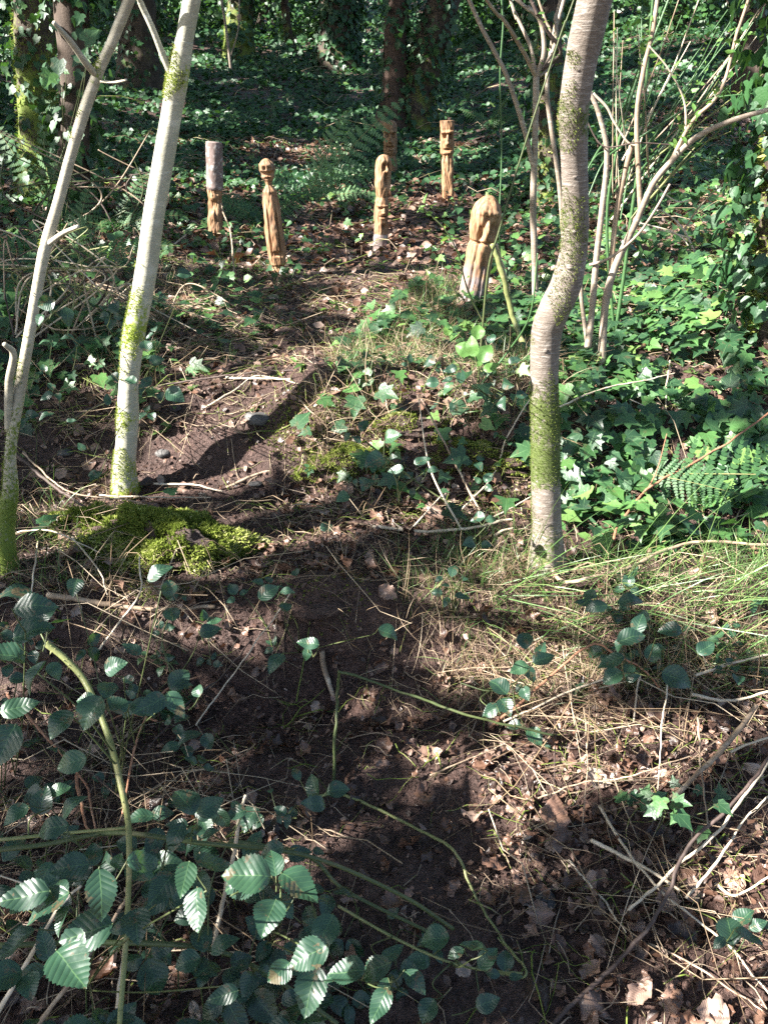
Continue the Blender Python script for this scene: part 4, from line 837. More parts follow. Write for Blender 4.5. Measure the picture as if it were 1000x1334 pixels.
bramble("leafy bramble in front of the green cane, with bright upright leaflets", (140, 1180),
    [(20, 1061, 30, 230), (56, 1043, 32, 80), (91, 1050, 34, 60), (66, 1079, 46, 190), (183, 1063, 30, 200), (211, 1059, 28, 20), (241, 1043, 42, 110), (274, 1050, 38, 30), (267, 1078, 26, 290), (234, 1096, 42, 240), (91, 1129, 44, 200), (122, 1112, 34, 100), (149, 1127, 32, 20), (132, 1162, 54, 270), (182, 1135, 40, 330), (30, 1168, 60, 200), (178, 1205, 46, 280), (60, 1180, 50, 230), (200, 1100, 40, 250)], size=(.05, .068),
    canes=[([(-10, 1108, .72), (60, 1100, .72), (150, 1085, .72), (260, 1098, .74), (400, 1115, .80), (520, 1165, .88), (590, 1210, .94)], 7, 'cane_dark'), ([(-10, 1095, .75), (90, 1085, .75), (170, 1078, .75)], 5, 'cane')])
bramble("shaded bramble thicket at the bottom left corner", (110, 1290),
    [(92, 1261, 60, 300), (241, 1145, 50, 260), (211, 1158, 46, 240), (257, 1185, 50, 290), (317, 1148, 54, 200), (307, 1060, 30, 210), (325, 1066, 32, 260), (290, 1297, 38, 200), (264, 1261, 32, 340), (112, 1215, 56, 200), (280, 1125, 50, 30), (200, 1180, 36, 220), (20, 1230, 46, 250), (330, 1100, 34, 60), (60, 1140, 38, 160), (230, 1075, 32, 180)], size=(.045, .065),
    canes=[([(-10, 1232, .85), (140, 1228, .85), (270, 1236, .86), (350, 1270, .9), (440, 1334, .95)], 8, 'cane_dark')])
bramble("bramble leaves around the large sunlit leaf left of the bare soil", (350, 1240),
    [(322, 1140, 58, 180), (390, 1155, 58, 290), (354, 1108, 36, 200), (390, 1112, 32, 20), (350, 1194, 44, 260), (401, 1245, 54, 210), (422, 1216, 44, 250), (404, 1292, 50, 260), (370, 1180, 36, 300)], size=(.05, .068),
    canes=[([(300, 1095, .85), (400, 1115, .88), (450, 1160, .92), (560, 1215, .97)], 6, 'cane_dark')])
bramble("low bramble runner with dark leaves at the bottom of the path", (520, 1290),
    [(451, 1266, 44, 170), (487, 1263, 44, 200), (512, 1241, 30, 60), (541, 1277, 34, 300), (494, 1310, 44, 260), (557, 1317, 28, 250), (566, 1223, 34, 180), (617, 1234, 32, 170), (635, 1248, 30, 60), (635, 1306, 28, 20), (512, 1189, 18, 40), (545, 1250, 26, 180)], size=(.045, .06),
    canes=[([(440, 1180, .93), (520, 1225, .95), (600, 1258, .96), (680, 1268, .98)], 4, 'cane')])
bramble("three leafed sprig beside the thin stake on the shaded path", (430, 1035), [(408, 1022, 28, 130), (440, 1029, 32, 10), (408, 1047, 34, 190)], size=(.04, .05), matl='bramble')
bramble("small bramble seedling on the dark soil below the stake", (372, 1065), [(365, 1056, 18, 150), (382, 1058, 16, 30), (374, 1070, 18, 270)], size=(.025, .03))
bramble("bramble sprig with silvery leaves in front of the mossy bank", (520, 660),
    [(464, 571, 17, 120), (474, 554, 19, 70), (476, 630, 24, 250), (510, 569, 26, 0), (495, 607, 17, 200), (537, 642, 16, 260), (518, 647, 18, 250), (533, 619, 15, 40), (488, 600, 28, 215), (515, 612, 22, 180), (550, 600, 22, 20)], size=(.04, .055),
    canes=[([(476, 575, .93), (520, 610, .95), (560, 640, .97), (610, 670, .99)], 2.5, 'cane_dark')])
bramble("bramble sprig over the exposed soil lip", (390, 850), [(350, 771, 30, 45), (401, 838, 34, 170), (426, 687, 19, 20), (506, 825, 32, 340), (372, 790, 18, 80), (360, 860, 36, 250), (385, 745, 16, 120)], size=(.045, .06))
bramble("bramble sprig in the grass left of the crooked tree foot", (590, 800), [(577, 762, 20, 120), (602, 777, 24, 330), (581, 783, 15, 250), (569, 772, 16, 180), (623, 674, 20, 160), (611, 707, 22, 200), (640, 676, 20, 20), (590, 742, 20, 80)], size=(.04, .05))
bramble("pale bramble sprig hanging over the straw grass, lower of the right pair", (665, 960), [(649, 894, 28, 120), (658, 920, 30, 290), (669, 945, 20, 180), (696, 959, 24, 300), (640, 925, 26, 220)], size=(.045, .055), canes=[([(600, 890, .9), (640, 900, .9), (680, 885, .9)], 2, 'cane_dark')])
bramble("pale bramble sprig hanging over the straw grass, upper of the right pair", (695, 900), [(683, 833, 32, 100), (676, 871, 27, 210), (708, 858, 30, 30), (689, 878, 22, 290), (704, 846, 20, 60)], size=(.045, .055))
bramble("bramble with scattered leaves among the long rushes", (820, 900), [(795, 862, 34, 190), (818, 873, 28, 260), (797, 882, 26, 210), (820, 781, 36, 0), (777, 790, 30, 190), (822, 830, 34, 20), (919, 844, 26, 40), (872, 821, 26, 170), (881, 884, 34, 330), (760, 785, 24, 170), (850, 850, 26, 100)], size=(.045, .06))
bramble("bramble sprig on the low bank at left, behind the pale tree's foot", (180, 520), [(192, 497, 20, 60), (170, 495, 18, 160), (190, 450, 18, 100), (205, 470, 22, 40), (228, 515, 24, 330), (60, 540, 20, 220), (140, 520, 18, 90), (125, 620, 22, 250), (106, 582, 16, 120), (88, 410, 22, 280), (60, 395, 24, 200), (150, 400, 18, 60), (240, 357, 18, 10)], size=(.04, .055))
bramble("young elder sprout with pale green leaves at the crest of the bank", (615, 480), [(615, 451, 28, 100), (632, 460, 26, 60), (603, 455, 22, 150), (622, 432, 24, 80), (583, 430, 14, 100), (640, 478, 26, 20)], size=(.05, .06), matl='young', canemat='cane', name="elder_sprout", cat="sprout", face=.75)
bramble("dark leaved bramble at the crest of the bank left of the crooked tree", (640, 520), [(583, 506, 22, 260), (586, 481, 22, 200), (590, 530, 16, 250), (660, 500, 24, 0), (670, 470, 20, 30), (600, 490, 20, 80), (560, 470, 20, 150), (655, 525, 22, 300), (680, 515, 20, 20), (640, 440, 18, 90)], size=(.045, .055))
bramble("bramble leaves in the ivy beside the cut stick at lower right", (960, 1240), [(950, 1210, 36, 100), (975, 1220, 34, 290), (968, 1195, 24, 60), (985, 1205, 20, 20)], size=(.045, .055))
bramble("large pale leaves on a sprig in front of the ivy trunk at upper left", (75, 330), [(76, 92, 20, 260), (62, 104, 20, 250), (110, 70, 22, 70), (120, 45, 20, 40), (100, 80, 18, 230), (126, 42, 14, 20)], size=(.06, .08), matl='ivy', name="leafy_sprig", cat="sprig", extra=0, canes=[([(75, 330, 1.0), (80, 200, .75), (98, 90, .6), (122, 50, .58)], 2, 'twig')], prickle=False, face=.8)
bramble("shiny ivy sprig rooted in the litter at lower right", (850, 1090), [(808, 1035, 22, 120), (826, 1038, 22, 20), (842, 1030, 20, 80), (862, 1036, 20, 30), (858, 1052, 26, 270), (888, 1046, 28, 330), (838, 1052, 18, 240), (893, 1072, 26, 300), (938, 1030, 22, 100), (945, 1055, 24, 300), (933, 1048, 20, 200), (912, 1090, 20, 250)], size=(.04, .05), matl='ivy', name="ivy_sprig", cat="ivy sprig", prickle=False)

def fill(label, foot, box, n, lifts, sz, rn=(.15, .75), face=.35):
    B = at(*foot); root = thing("bramble", label, "bramble", B); ml = MB(); ms_ = MB(); k = 0
    while k < n:
        a, b = random.uniform(box[0], box[2]), random.uniform(box[1], box[3]); C = at(a, b, random.uniform(*lifts)); S0 = random.uniform(*sz); th0 = random.uniform(0, 6.283); rn0 = random.uniform(*rn)
        nn = norm(np.array([0, 0, 1.]) * (1 - face) + norm(CAM - C) * face + rvec(1, .3)[0]); t1 = norm(np.cross(nn, np.array([.3, .2, .9]))); t2 = np.cross(nn, t1)
        for q, da in enumerate((0, 1.5, -1.5)[:random.choice((2, 3, 3))]):
            d = t1 * math.cos(th0 + da) + t2 * math.sin(th0 + da)
            scatter(ml, [TB[random.randrange(6)]], np.array([C + d * .008]), np.array([nn + rvec(1, .22)[0]]), np.array([d]), np.array([S0 * (1 if q == 0 else .8) * random.uniform(.85, 1.1)]), np.array([min(1, max(0, rn0 + random.gauss(0, .1)))])); k += 1
        ms_ = MB(); g = np.array([C[0] + random.uniform(-.08, .08), C[1] + random.uniform(-.02, .10), 0]); g[2] = float(H(g[0], g[1])); add_tube(ms_, [C, C * .5 + g * .5 + np.array([random.uniform(-.03, .03), .03, .02]), g], [.0008, .0012, .0018], ring=5, n=10); ms_.build("stem", M['cane_dark'], root, B)
    ml.build("leaves", M['bramble'], root, B)
fill("dark low bramble growth filling the bottom left corner under the thicket", (200, 1300), (-30, 1090, 430, 1400), 130, (.04, .24), (.04, .065), (.0, .5))
fill("tangled dark bramble growth behind the green cane at the left edge", (120, 980), (-30, 800, 270, 1040), 75, (.03, .22), (.035, .058), (.0, .6))
fill("sparse dark bramble leaves at the bottom middle of the photo", (560, 1290), (420, 1215, 680, 1345), 24, (.01, .06), (.035, .055), (.0, .5))
fill("dull bramble undergrowth between the sapling and the pale leaning tree", (90, 460), (-20, 330, 220, 545), 90, (.03, .28), (.04, .06), (.1, .7))
fill("small bramble growth scattered over the crest of the mossy bank", (600, 560), (420, 450, 700, 640), 80, (.01, .12), (.030, .05), (.3, .95))
fill("bramble growth half hidden by the rushes right of the crooked tree", (830, 860), (740, 740, 990, 900), 54, (.02, .10), (.035, .055), (.1, .8))
fill("thin bramble growth on the earth lip left of the exposed soil", (280, 820), (180, 760, 360, 880), 24, (.02, .10), (.03, .045), (.2, .8))

# ------------------------------------------------------------------ sticks, canes and stems lying or leaning
def stick(name, label, cat, pts, wpx, m, wend=None, ms=0, ring=9, rough=.12, side=()):
    """pts (px, py, lift in metres above the ground)"""
    Pp = [at(a, b, l) for a, b, l in pts]; w0 = wpx; w1 = wend if wend else wpx * .6
    rads = [wr(np.interp(t, [0, 1], [w0, w1]), p) for t, p in zip(np.linspace(0, 1, len(Pp)), Pp)]
    m_ = MB(); add_tube(m_, Pp, [q * .8 for q in rads], ms, ring=ring, rough=.3, nscale=55, wig=.0045)
    for s_ in side:
        Q = [at(a, b, l) for a, b, l in s_]; add_tube(m_, Q, [wr(w1 * .8, Q[0]), wr(w1 * .35, Q[-1])], 0, ring=6, rough=.1)
    o = m_.build(name, M[m], None, Pp[0]); return tag(o, label, cat)
S = stick
S("dead_stick", "upright broken pale stick standing in front of the bramble thicket", "stick", [(276, 1240, .02), (287, 1190, .12), (303, 1120, .25), (313, 1060, .36), (320, 1036, .40)], 8, 'twig_pale')
S("dead_stick", "pale stick leaning up from the bottom left corner, ending at the dark leaves", "stick", [(-6, 1325, .12), (40, 1248, .2), (80, 1180, .26), (106, 1154, .28)], 8, 'twig_pale', side=[[(80, 1180, .26), (40, 1155, .27), (-8, 1138, .28)]])
S("dead_stick", "brown stick rising beside the corner stick with a hooked tip", "stick", [(48, 1338, .08), (100, 1268, .14), (150, 1195, .2), (166, 1168, .23), (164, 1156, .24)], 8, 'twig')
S("dead_stick", "straight grey stick below the green cane at the bottom edge", "stick", [(151, 1340, .03), (157, 1280, .1), (164, 1225, .16)], 9, 'twig_pale')
S("fallen_branch", "pale brown branch lying across the litter below the moss", "branch", [(62, 775, .03), (110, 782, .035), (160, 790, .03), (220, 793, .03), (280, 790, .02)], 10, 'twig', wend=6)
S("dead_stick", "smooth tan stick poking out of the soil lip above the path", "stick", [(419, 848, .05), (423, 872, .03), (432, 900, .01), (437, 918, .0)], 10, 'twig')
S("thin_stake", "thin green stem with a bent top standing on the shaded path", "stem", [(434, 1025, .0), (436, 960, .12), (440, 915, .20), (442, 880, .27), (447, 876, .28), (500, 893, .25), (560, 915, .22), (640, 940, .18), (720, 958, .12)], 5, 'cane_dark', wend=4)
S("bramble_runner", "long green runner bending across the bare soil", "runner", [(388, 1050, .02), (436, 1034, .02), (500, 1058, .03), (586, 1105, .06), (620, 1170, .03), (655, 1225, .02), (686, 1268, .03), (642, 1270, .01)], 5, 'cane', wend=4)
S("dead_stick", "purple brown bramble stem lying over the leaves at lower right", "stick", [(715, 1340, .02), (770, 1284, .04), (822, 1235, .05), (862, 1182, .08), (890, 1110, .12), (960, 1040, .16), (1010, 975, .2)], 8, 'twig_dark', wend=5)
S("dead_stick", "long pale stalk crossing the lower right corner towards the grass", "stick", [(818, 1186, .04), (880, 1130, .07), (940, 1075, .1), (1010, 980, .16)], 5, 'twig_pale', wend=5)
S("dead_stick", "second long pale stalk running just below its twin at lower right", "stick", [(893, 1170, .03), (930, 1125, .06), (975, 1060, .1), (1010, 1030, .13)], 5, 'twig_pale')
S("dead_stick", "pale stalk lying between the ivy sprig and the curled leaves", "stick", [(780, 1050, .03), (820, 1115, .04), (870, 1170, .04), (940, 1225, .02), (1005, 1300, .02)], 5, 'twig_pale', wend=3)
S("fallen_branch", "tan branch angled through the litter at the right edge", "branch", [(874, 1040, .02), (905, 1010, .05), (945, 970, .09), (984, 918, .14)], 9, 'twig', wend=8)
S("dead_stick", "reddish cane arching over the straw grass", "cane", [(638, 948, .02), (690, 905, .07), (735, 865, .11), (775, 839, .14), (805, 855, .13), (838, 873, .1), (858, 896, .05)], 5, 'cane_red', wend=3)
S("dead_stick", "white bent stalk under the reddish cane", "stick", [(655, 940, .03), (700, 920, .05), (760, 893, .08), (826, 874, .1), (829, 900, .06), (825, 940, .01)], 3.5, 'twig_pale', wend=3)
S("fallen_branch", "brown curved branch at the foot of the ivy bank", "branch", [(718, 742, .05), (735, 758, .05), (770, 752, .05), (822, 738, .04), (862, 718, .05), (910, 706, .06), (1010, 710, .05)], 7, 'twig', wend=5)
S("woody_stem", "woody stem climbing through the ivy and arching to the right", "stem", [(800, 724, .01), (802, 690, .04), (830, 650, .08), (850, 632, .1), (900, 605, .12), (950, 575, .14), (1010, 530, .16)], 5, 'cane_red', wend=3, side=[[(842, 640, .08), (856, 610, .12), (868, 565, .16)]])
S("fallen_branch", "pale forked stick lying at the foot of the bank near the crooked tree", "branch", [(486, 686, .02), (520, 690, .03), (560, 692, .04), (610, 688, .05), (668, 676, .06)], 6, 'twig_pale', wend=4, side=[[(525, 690, .03), (512, 680, .05)], [(535, 690, .03), (575, 645, .1)], [(600, 689, .05), (560, 610, .18), (545, 520, .32)]])
S("dead_stick", "short pale stick on the grass edge left of the crooked tree foot", "stick", [(640, 700, .03), (655, 692, .04), (668, 688, .04)], 5, 'twig_pale')
S("dead_stick", "grey twig crossing in front of the hollow in the bank", "stick", [(600, 665, .03), (640, 620, .08), (660, 570, .12), (690, 520, .16)], 3, 'twig_pale')
S("dead_stick", "thin twig leaning over the bank from the long forked stick", "stick", [(625, 665, .03), (590, 600, .12), (560, 540, .2), (543, 515, .24)], 4, 'twig')
S("dead_stick", "white bent twig lying on the path above the bare earth", "stick", [(265, 532, .02), (300, 512, .03), (335, 490, .03), (390, 500, .02)], 3, 'twig_pale')
S("dead_stick", "long pale straw lying across the upper path", "stick", [(295, 492, .02), (350, 494, .03), (420, 492, .02), (330, 488, .02)][:3], 4, 'twig_pale')
S("dead_stick", "dark thin branch lying from the pale tree to the middle of the path", "stick", [(90, 545, .05), (160, 515, .05), (240, 497, .04), (330, 485, .03), (430, 480, .02)], 4, 'twig_dark', wend=2)
S("dead_stick", "pale twig on the path below the bare earth slope", "stick", [(200, 630, .02), (250, 632, .025), (290, 640, .02)], 4, 'twig_pale')
S("dead_stick", "second pale twig just under the first below the earth slope", "stick", [(130, 645, .03), (200, 648, .03), (275, 648, .02)], 3, 'twig_pale')
S("dead_stick", "brown root like stick on the path left of the mossy bank", "stick", [(295, 635, .01), (340, 616, .02), (375, 612, .02)], 5, 'twig')
S("dead_stick", "long dark twig shadowed below the pale tree's foot", "stick", [(20, 590, .1), (60, 625, .08), (110, 660, .05), (170, 700, .03)], 7, 'twig_dark', wend=3)
S("dead_stick", "thin branch leaning from the sapling foot towards the moss", "stick", [(30, 590, .12), (90, 640, .08), (180, 655, .05), (240, 690, .03)], 3, 'twig', wend=2)
S("dead_stick", "forked twig standing between the moss and the fallen pale branch", "stick", [(118, 860, .05), (160, 805, .08), (183, 770, .12), (182, 725, .18)], 4, 'twig_pale')
S("dead_stick", "thin violet twig rising across the dark hollow", "stick", [(165, 1010, .05), (240, 920, .1), (290, 880, .12), (330, 830, .15)], 3, 'twig_dark', wend=2)
S("dead_stick", "thin pale twig crossing the hollow above the violet one", "stick", [(255, 945, .08), (295, 890, .12), (335, 835, .14), (380, 770, .12)], 2.5, 'twig_pale', wend=2)
S("dead_stick", "dry twig standing in the far right ivy", "stick", [(872, 470, .02), (868, 500, .08), (866, 540, .02)], 3, 'twig_pale')
S("dead_stick", "pale twig lying on the ivy under the hazel stems", "stick", [(728, 530, .12), (780, 508, .13), (840, 495, .13), (878, 486, .12)], 3, 'twig_pale', side=[[(820, 520, .12), (858, 538, .1)]])
S("dead_stick", "grey root across the bare patch of earth at the right", "stick", [(893, 448, .02), (930, 446, .03), (980, 442, .02)], 4, 'twig', side=[[(928, 446, .02), (932, 470, .02), (940, 485, .01)]])
S("dead_stick", "thin grey twig on the shaded slope left of the bark topped post", "stick", [(225, 320, .03), (250, 300, .05), (262, 296, .06)], 3, 'twig_pale')
S("dead_stick", "straw stalk standing bent on the slope by the bark topped post", "stick", [(305, 370, .02), (303, 330, .15), (300, 300, .25), (292, 280, .3), (288, 265, .28)], 3, 'straw' if False else 'twig', wend=2)
S("green_sapling_rod", "broken mossy yellow rod leaning behind the crooked tree", "rod", [(690, 468, .02), (670, 420, .12), (655, 360, .3), (640, 318, .42)], 10, 'cane', wend=8, ms=.3)
S("green_sapling_rod", "short pale rod propped against the stout post", "rod", [(664, 385, .0), (655, 350, .15), (646, 318, .3)], 6, 'twig_pale', wend=5)
for q, (pts, wd, mt, lb) in enumerate([
    ([(560, 1010, .02), (620, 985, .03), (655, 970, .04)], 3, 'twig', "curved twig on the litter where path meets the straw"),
    ([(700, 1040, .02), (760, 1020, .04), (830, 1008, .06), (900, 985, .06)], 3, 'twig', "thin stalk lying above the yellow edged leaf"),
    ([(760, 920, .03), (765, 990, .05), (757, 1080, .03)], 3, 'twig', "vertical dry stem in the litter under the reddish cane"),
    ([(722, 930, .02), (723, 990, .04), (718, 1040, .02)], 3, 'twig_dark', "dark vertical stem left of the dry one"),
    ([(870, 875, .1), (862, 950, .08), (856, 1030, .04)], 3, 'twig_pale', "pale vertical stem above the ivy sprig"),
    ([(908, 935, .08), (912, 1000, .06), (925, 1100, .05)], 4, 'twig', "brown stalk between the ivy sprig and the right edge"),
    ([(905, 880, .06), (950, 865, .08), (1005, 852, .1)], 5, 'twig_pale', "pale stalk on the straw at the right edge, upper"),
    ([(900, 905, .05), (950, 912, .05), (1005, 900, .06)], 6, 'twig_pale', "thick pale stalk on the straw at the right edge, lower"),
    ([(950, 980, .05), (980, 968, .06), (1005, 960, .07)], 5, 'twig_pale', "short white stick against the right edge"),
    ([(930, 1150, .02), (955, 1165, .03), (1005, 1140, .05)], 5, 'twig_pale', "white stalk ending at the right edge above the lower bramble leaves"),
    ([(845, 1230, .02), (890, 1250, .03), (950, 1290, .03), (1000, 1320, .02)], 4, 'twig', "brown twig low in the bottom right corner"),
    ([(740, 1120, .02), (790, 1180, .03), (815, 1215, .02)], 4, 'twig_pale', "pale twig beside the black stone"),
    ([(770, 1095, .03), (830, 1125, .05), (885, 1160, .05)], 7, 'twig_pale', "stout pale stub crossing the stalks at lower right"),
    ([(60, 960, .05), (110, 1000, .07), (160, 1040, .06)], 7, 'twig_dark', "dark rotten stick under the green cane"),
    ([(10, 905, .1), (60, 960, .1), (110, 1020, .08), (125, 1080, .06)], 5, 'cane_red', "reddish stem behind the left edge bramble"),
    ([(100, 1010, .1), (108, 1060, .12), (122, 1092, .12)], 6, 'cane_red', "short reddish stem beside the green cane"),
    ([(205, 940, .06), (170, 930, .05), (140, 940, .04)], 4, 'cane_red', "orange broken stem by the drooping leaves"),
    ([(0, 700, .05), (60, 690, .09), (130, 720, .05)], 3, 'twig_pale', "white twig arching over the sapling's mossy foot"),
    ([(50, 705, .03), (42, 760, .1), (40, 815, .03)], 3, 'twig_pale', "white twig standing at the left of the pale fallen branch"),
    ([(95, 700, .05), (130, 745, .06), (140, 775, .03)], 3, 'twig_pale', "pale twig between the small moss cushion and the fallen branch"),
    ([(20, 400, .1), (80, 430, .12), (160, 420, .1)], 3, 'twig', "thin twig across the left undergrowth"),
    ([(-10, 330, .3), (40, 360, .2), (110, 380, .1)], 3, 'twig', "twig sloping in from the left edge above the undergrowth"),
    ([(330, 345, .02), (350, 330, .05), (372, 352, .02)], 2, 'twig', "tiny twig at the foot of the slim carved figure"),
    ([(390, 520, .01), (410, 540, .02), (440, 560, .01)], 3, 'twig', "short twig at the left end of the mossy bank"),
    ([(700, 960, .02), (745, 975, .03), (790, 960, .03)], 4, 'twig_dark', "dark bramble stem lying left of the tan branch"),
    ([(640, 675, .02), (700, 640, .08), (725, 600, .12)], 2.5, 'twig_pale', "thin white twig touching the crooked tree"),
    ([(738, 660, .02), (752, 700, .05), (742, 735, .02)], 2.5, 'twig', "bent thin twig against the right side of the crooked tree foot"),
]): S("dead_stick", lb, "stick", pts, wd, mt)

# ------------------------------------------------------------------ hazel stems, broom and shrubs on the right
def shrub(name, label, cat, foot, stems, leaves=None, matl='young', above=True):
    B = at(*foot); root = thing(name, label, cat, B)
    pool = []
    for (pts, w0, w1, mt) in stems:
        Pp = [pt(a, b, B[1] + dy) for a, b, dy in pts]
        if pts[0][3:] if False else False: pass
        if pts[-1][1] <= 5 and above:
            d = norm(Pp[-1] - Pp[-2]); Pp.append(Pp[-1] + d * .8 + np.array([0, 0, .1])); 
        rr_ = [wr(np.interp(t, [0, 1], [w0, w1]), p) for t, p in zip(np.linspace(0, 1, len(Pp)), Pp)]
        m = MB(); info = add_tube(m, Pp, rr_, 0, ring=8, rough=.10, nscale=20); m.build("stem", M[mt], root, B); pool.append(info[0])
    if leaves:
        m = MB(); n, szl, box = leaves; P = np.concatenate(pool); px, py, _ = proj(P); k = (px > box[0]) & (px < box[2]) & (py > box[1]) & (py < box[3]); P = P[k]
        if len(P):
            P = P[rng.integers(0, len(P), n)] + rvec(n, .012); scatter(m, [T_simple(0), TDs[1]], P, norm(rvec(n) + (0, -.3, .8)), rdir(n) + (0, 0, .3), rng.uniform(*szl, n), rng.uniform(0, 1, n), wide=.7); m.build("leaves", M[matl], root, B)
    return root
shrub("hazel_shrub", "slim grey stem forking into bare rods between the stout post and crooked tree", "shrub", (697, 398), [
    ([(697, 400, 0), (696, 340, 0), (694, 270, 0), (696, 200, 0), (698, 100, 0)], 9, 8, 'barkH'),
    ([(694, 215, 0), (680, 160, -.03), (660, 100, -.06), (640, 60, -.08), (610, -2, -.1)], 7, 5, 'barkH'),
    ([(698, 100, 0), (680, 65, -.05), (655, 25, -.1), (630, -5, -.15)], 6, 4, 'twig'),
    ([(698, 100, 0), (690, 60, .02), (672, 20, .05), (664, -2, .06)], 5, 4, 'barkH'),
    ([(698, 100, 0), (708, 70, 0), (704, 30, 0), (688, 10, 0), (670, -3, 0)], 7, 4, 'barkH'),
    ([(700, 98, 0), (722, 60, 0), (724, 20, 0), (730, -3, 0)], 5, 4, 'barkH'),
    ([(702, 100, 0), (720, 80, .1), (716, 40, .12), (700, -3, .15)], 4, 3, 'twig'),
    ([(705, 92, 0), (730, 68, -.05), (712, 40, -.08), (694, 5, -.1), (690, -3, -.1)], 5, 4, 'twig_dark')], leaves=(60, (.012, .03), (600, 0, 760, 180)))
shrub("hazel_shrub", "brown stem leaning behind the crooked tree beside the grey forked one", "shrub", (742, 380), [
    ([(745, 400, 0), (735, 320, 0), (728, 240, 0), (718, 170, 0), (712, 110, 0), (722, 40, 0), (735, -3, 0)], 7, 5, 'barkH'),
    ([(730, 235, 0), (736, 190, 0), (726, 150, 0)], 4, 3, 'twig')])
shrub("hazel_shrub", "many stemmed hazel with a tan bough sweeping up to the right edge", "shrub", (783, 492), [
    ([(783, 494, 0), (784, 450, 0), (789, 390, 0), (800, 350, 0), (818, 310, -.02), (830, 285, -.04), (850, 240, -.08), (872, 212, -.1), (905, 180, -.14), (950, 158, -.2), (1010, 140, -.28)], 11, 6, 'barkH'),
    ([(765, 452, 0), (771, 400, 0), (776, 340, 0), (784, 270, 0), (790, 200, 0), (780, 150, 0), (768, 120, 0)], 9, 6, 'barkH'),
    ([(793, 388, .02), (797, 330, .02), (802, 280, .02), (812, 230, .02), (822, 190, .02)], 7, 7, 'twig'),
    ([(834, 275, .0), (831, 220, .0), (829, 150, 0), (838, 90, 0), (850, 40, 0), (856, -3, 0)], 7, 5, 'twig'),
    ([(768, 345, 0), (790, 338, -.06), (815, 320, -.1), (835, 300, -.14), (855, 270, -.18), (872, 240, -.2)], 4, 3, 'barkH'),
    ([(872, 212, -.1), (900, 160, -.12), (930, 130, -.15), (945, 100, -.15), (960, 40, -.15), (975, -3, -.15)], 5, 4, 'twig'),
    ([(885, 196, -.1), (892, 170, -.1), (890, 130, -.1), (870, 90, -.12), (845, 60, -.12)], 3, 2, 'twig_pale'),
    ([(772, 122, 0), (790, 140, 0), (800, 160, 0), (818, 186, 0), (833, 190, 0)], 4, 2, 'twig_pale'),
    ([(765, 452, .1), (756, 370, .1), (765, 290, .1)], 6, 5, 'barkH'),
    ([(830, 290, 0), (870, 300, .0), (888, 310, 0), (896, 320, .0)], 2, 1.5, 'twig_pale'),
    ([(850, 240, -.08), (880, 262, -.05), (900, 260, -.05)], 2, 1.5, 'twig_pale'),
    ([(760, 150, 0), (785, 190, -.02), (830, 186, -.05), (880, 190, -.05), (905, 198, -.05)], 2, 1.5, 'twig_dark')], leaves=(110, (.012, .034), (840, 0, 1000, 200)))
# broom: a fan of straight green twigs
rs = random.Random(4); bst = []
for q in range(36):
    tx = rs.uniform(790, 1010); bx = rs.uniform(795, 850); by = rs.uniform(190, 300); ty = rs.uniform(-3, 60) if q % 3 else rs.uniform(80, 180)
    if q % 3 == 0: tx = rs.uniform(900, 1010)
    bst.append(([(bx, by, rs.uniform(-.1, .1)), ((bx + tx) / 2 + rs.uniform(-10, 10), (by + ty) / 2, rs.uniform(-.15, .1)), (tx, ty, rs.uniform(-.25, .1))], rs.uniform(1.5, 3), 1.2, ('needle', 'twig_pale', 'needle', 'cane', 'needle', 'twig')[q % 6]))
bst.append(([(800, 440, 0), (812, 360, 0), (822, 280, 0), (835, 180, 0), (845, 60, 0), (850, -3, 0)], 5, 3, 'needle'))
bst.append(([(800, 440, 0), (790, 300, 0), (800, 210, 0), (830, 100, 0), (870, 0, 0)], 4, 3, 'needle'))
for (a, b, c_, d) in ((800, 195, 750, 250), (810, 190, 760, 270), (790, 180, 745, 290), (830, 180, 1000, 120)):
    bst.append(([(a, b, -.1), ((a + c_) / 2, (b + d) / 2 - 18, -.15), (c_, d, -.2)], 3, 1.5, 'needle'))
shrub("broom_bush", "broom with many straight thin green twigs fanning up at the top right", "broom bush", (802, 442), bst, leaves=(160, (.008, .028), (780, 0, 1000, 200)))
shrub("green_whip", "long dark green whip curving up past the stout post to the top of the photo", "stem", (622, 505), [([(622, 505, 0), (628, 430, .0), (636, 350, 0), (650, 300, 0), (675, 215, 0), (712, 100, 0), (735, 30, 0), (748, -3, 0)], 3.2, 2, 'cane_dark'),
    ([(622, 505, 0), (660, 460, 0), (690, 410, -.1), (700, 330, -.1)], 3, 2, 'needle')])
shrub("green_rod", "short green rod at the top between the hazel rods", "stem", (655, 400), [([(655, 400, .3), (650, 300, .3), (653, 200, .35), (651, 100, .3), (655, 30, .3), (653, -3, .3)], 1.8, 2.6, 'needle')])
shrub("thin_wild_stem", "thin dark stem with a few spring leaves in front of the carved posts", "stem", (640, 440), [([(640, 440, 0), (610, 380, -.02), (596, 330, -.04), (580, 300, -.05), (560, 280, -.05), (545, 268, -.05)], 2.5, 1.5, 'cane_dark')], leaves=(14, (.03, .05), (540, 260, 620, 360)))
shrub("bare_shrub", "thin pale leafless twigs on the shaded slope right of the hazel", "shrub", (905, 330), [
    ([(905, 330, 0), (890, 300, 0), (870, 280, 0), (850, 270, -.03)], 3, 1.5, 'twig_pale'), ([(890, 300, 0), (910, 270, 0), (940, 240, 0), (960, 220, 0)], 2.5, 1, 'twig'), ([(900, 310, 0), (860, 300, 0), (845, 298, 0)], 2, 1, 'twig_pale')])
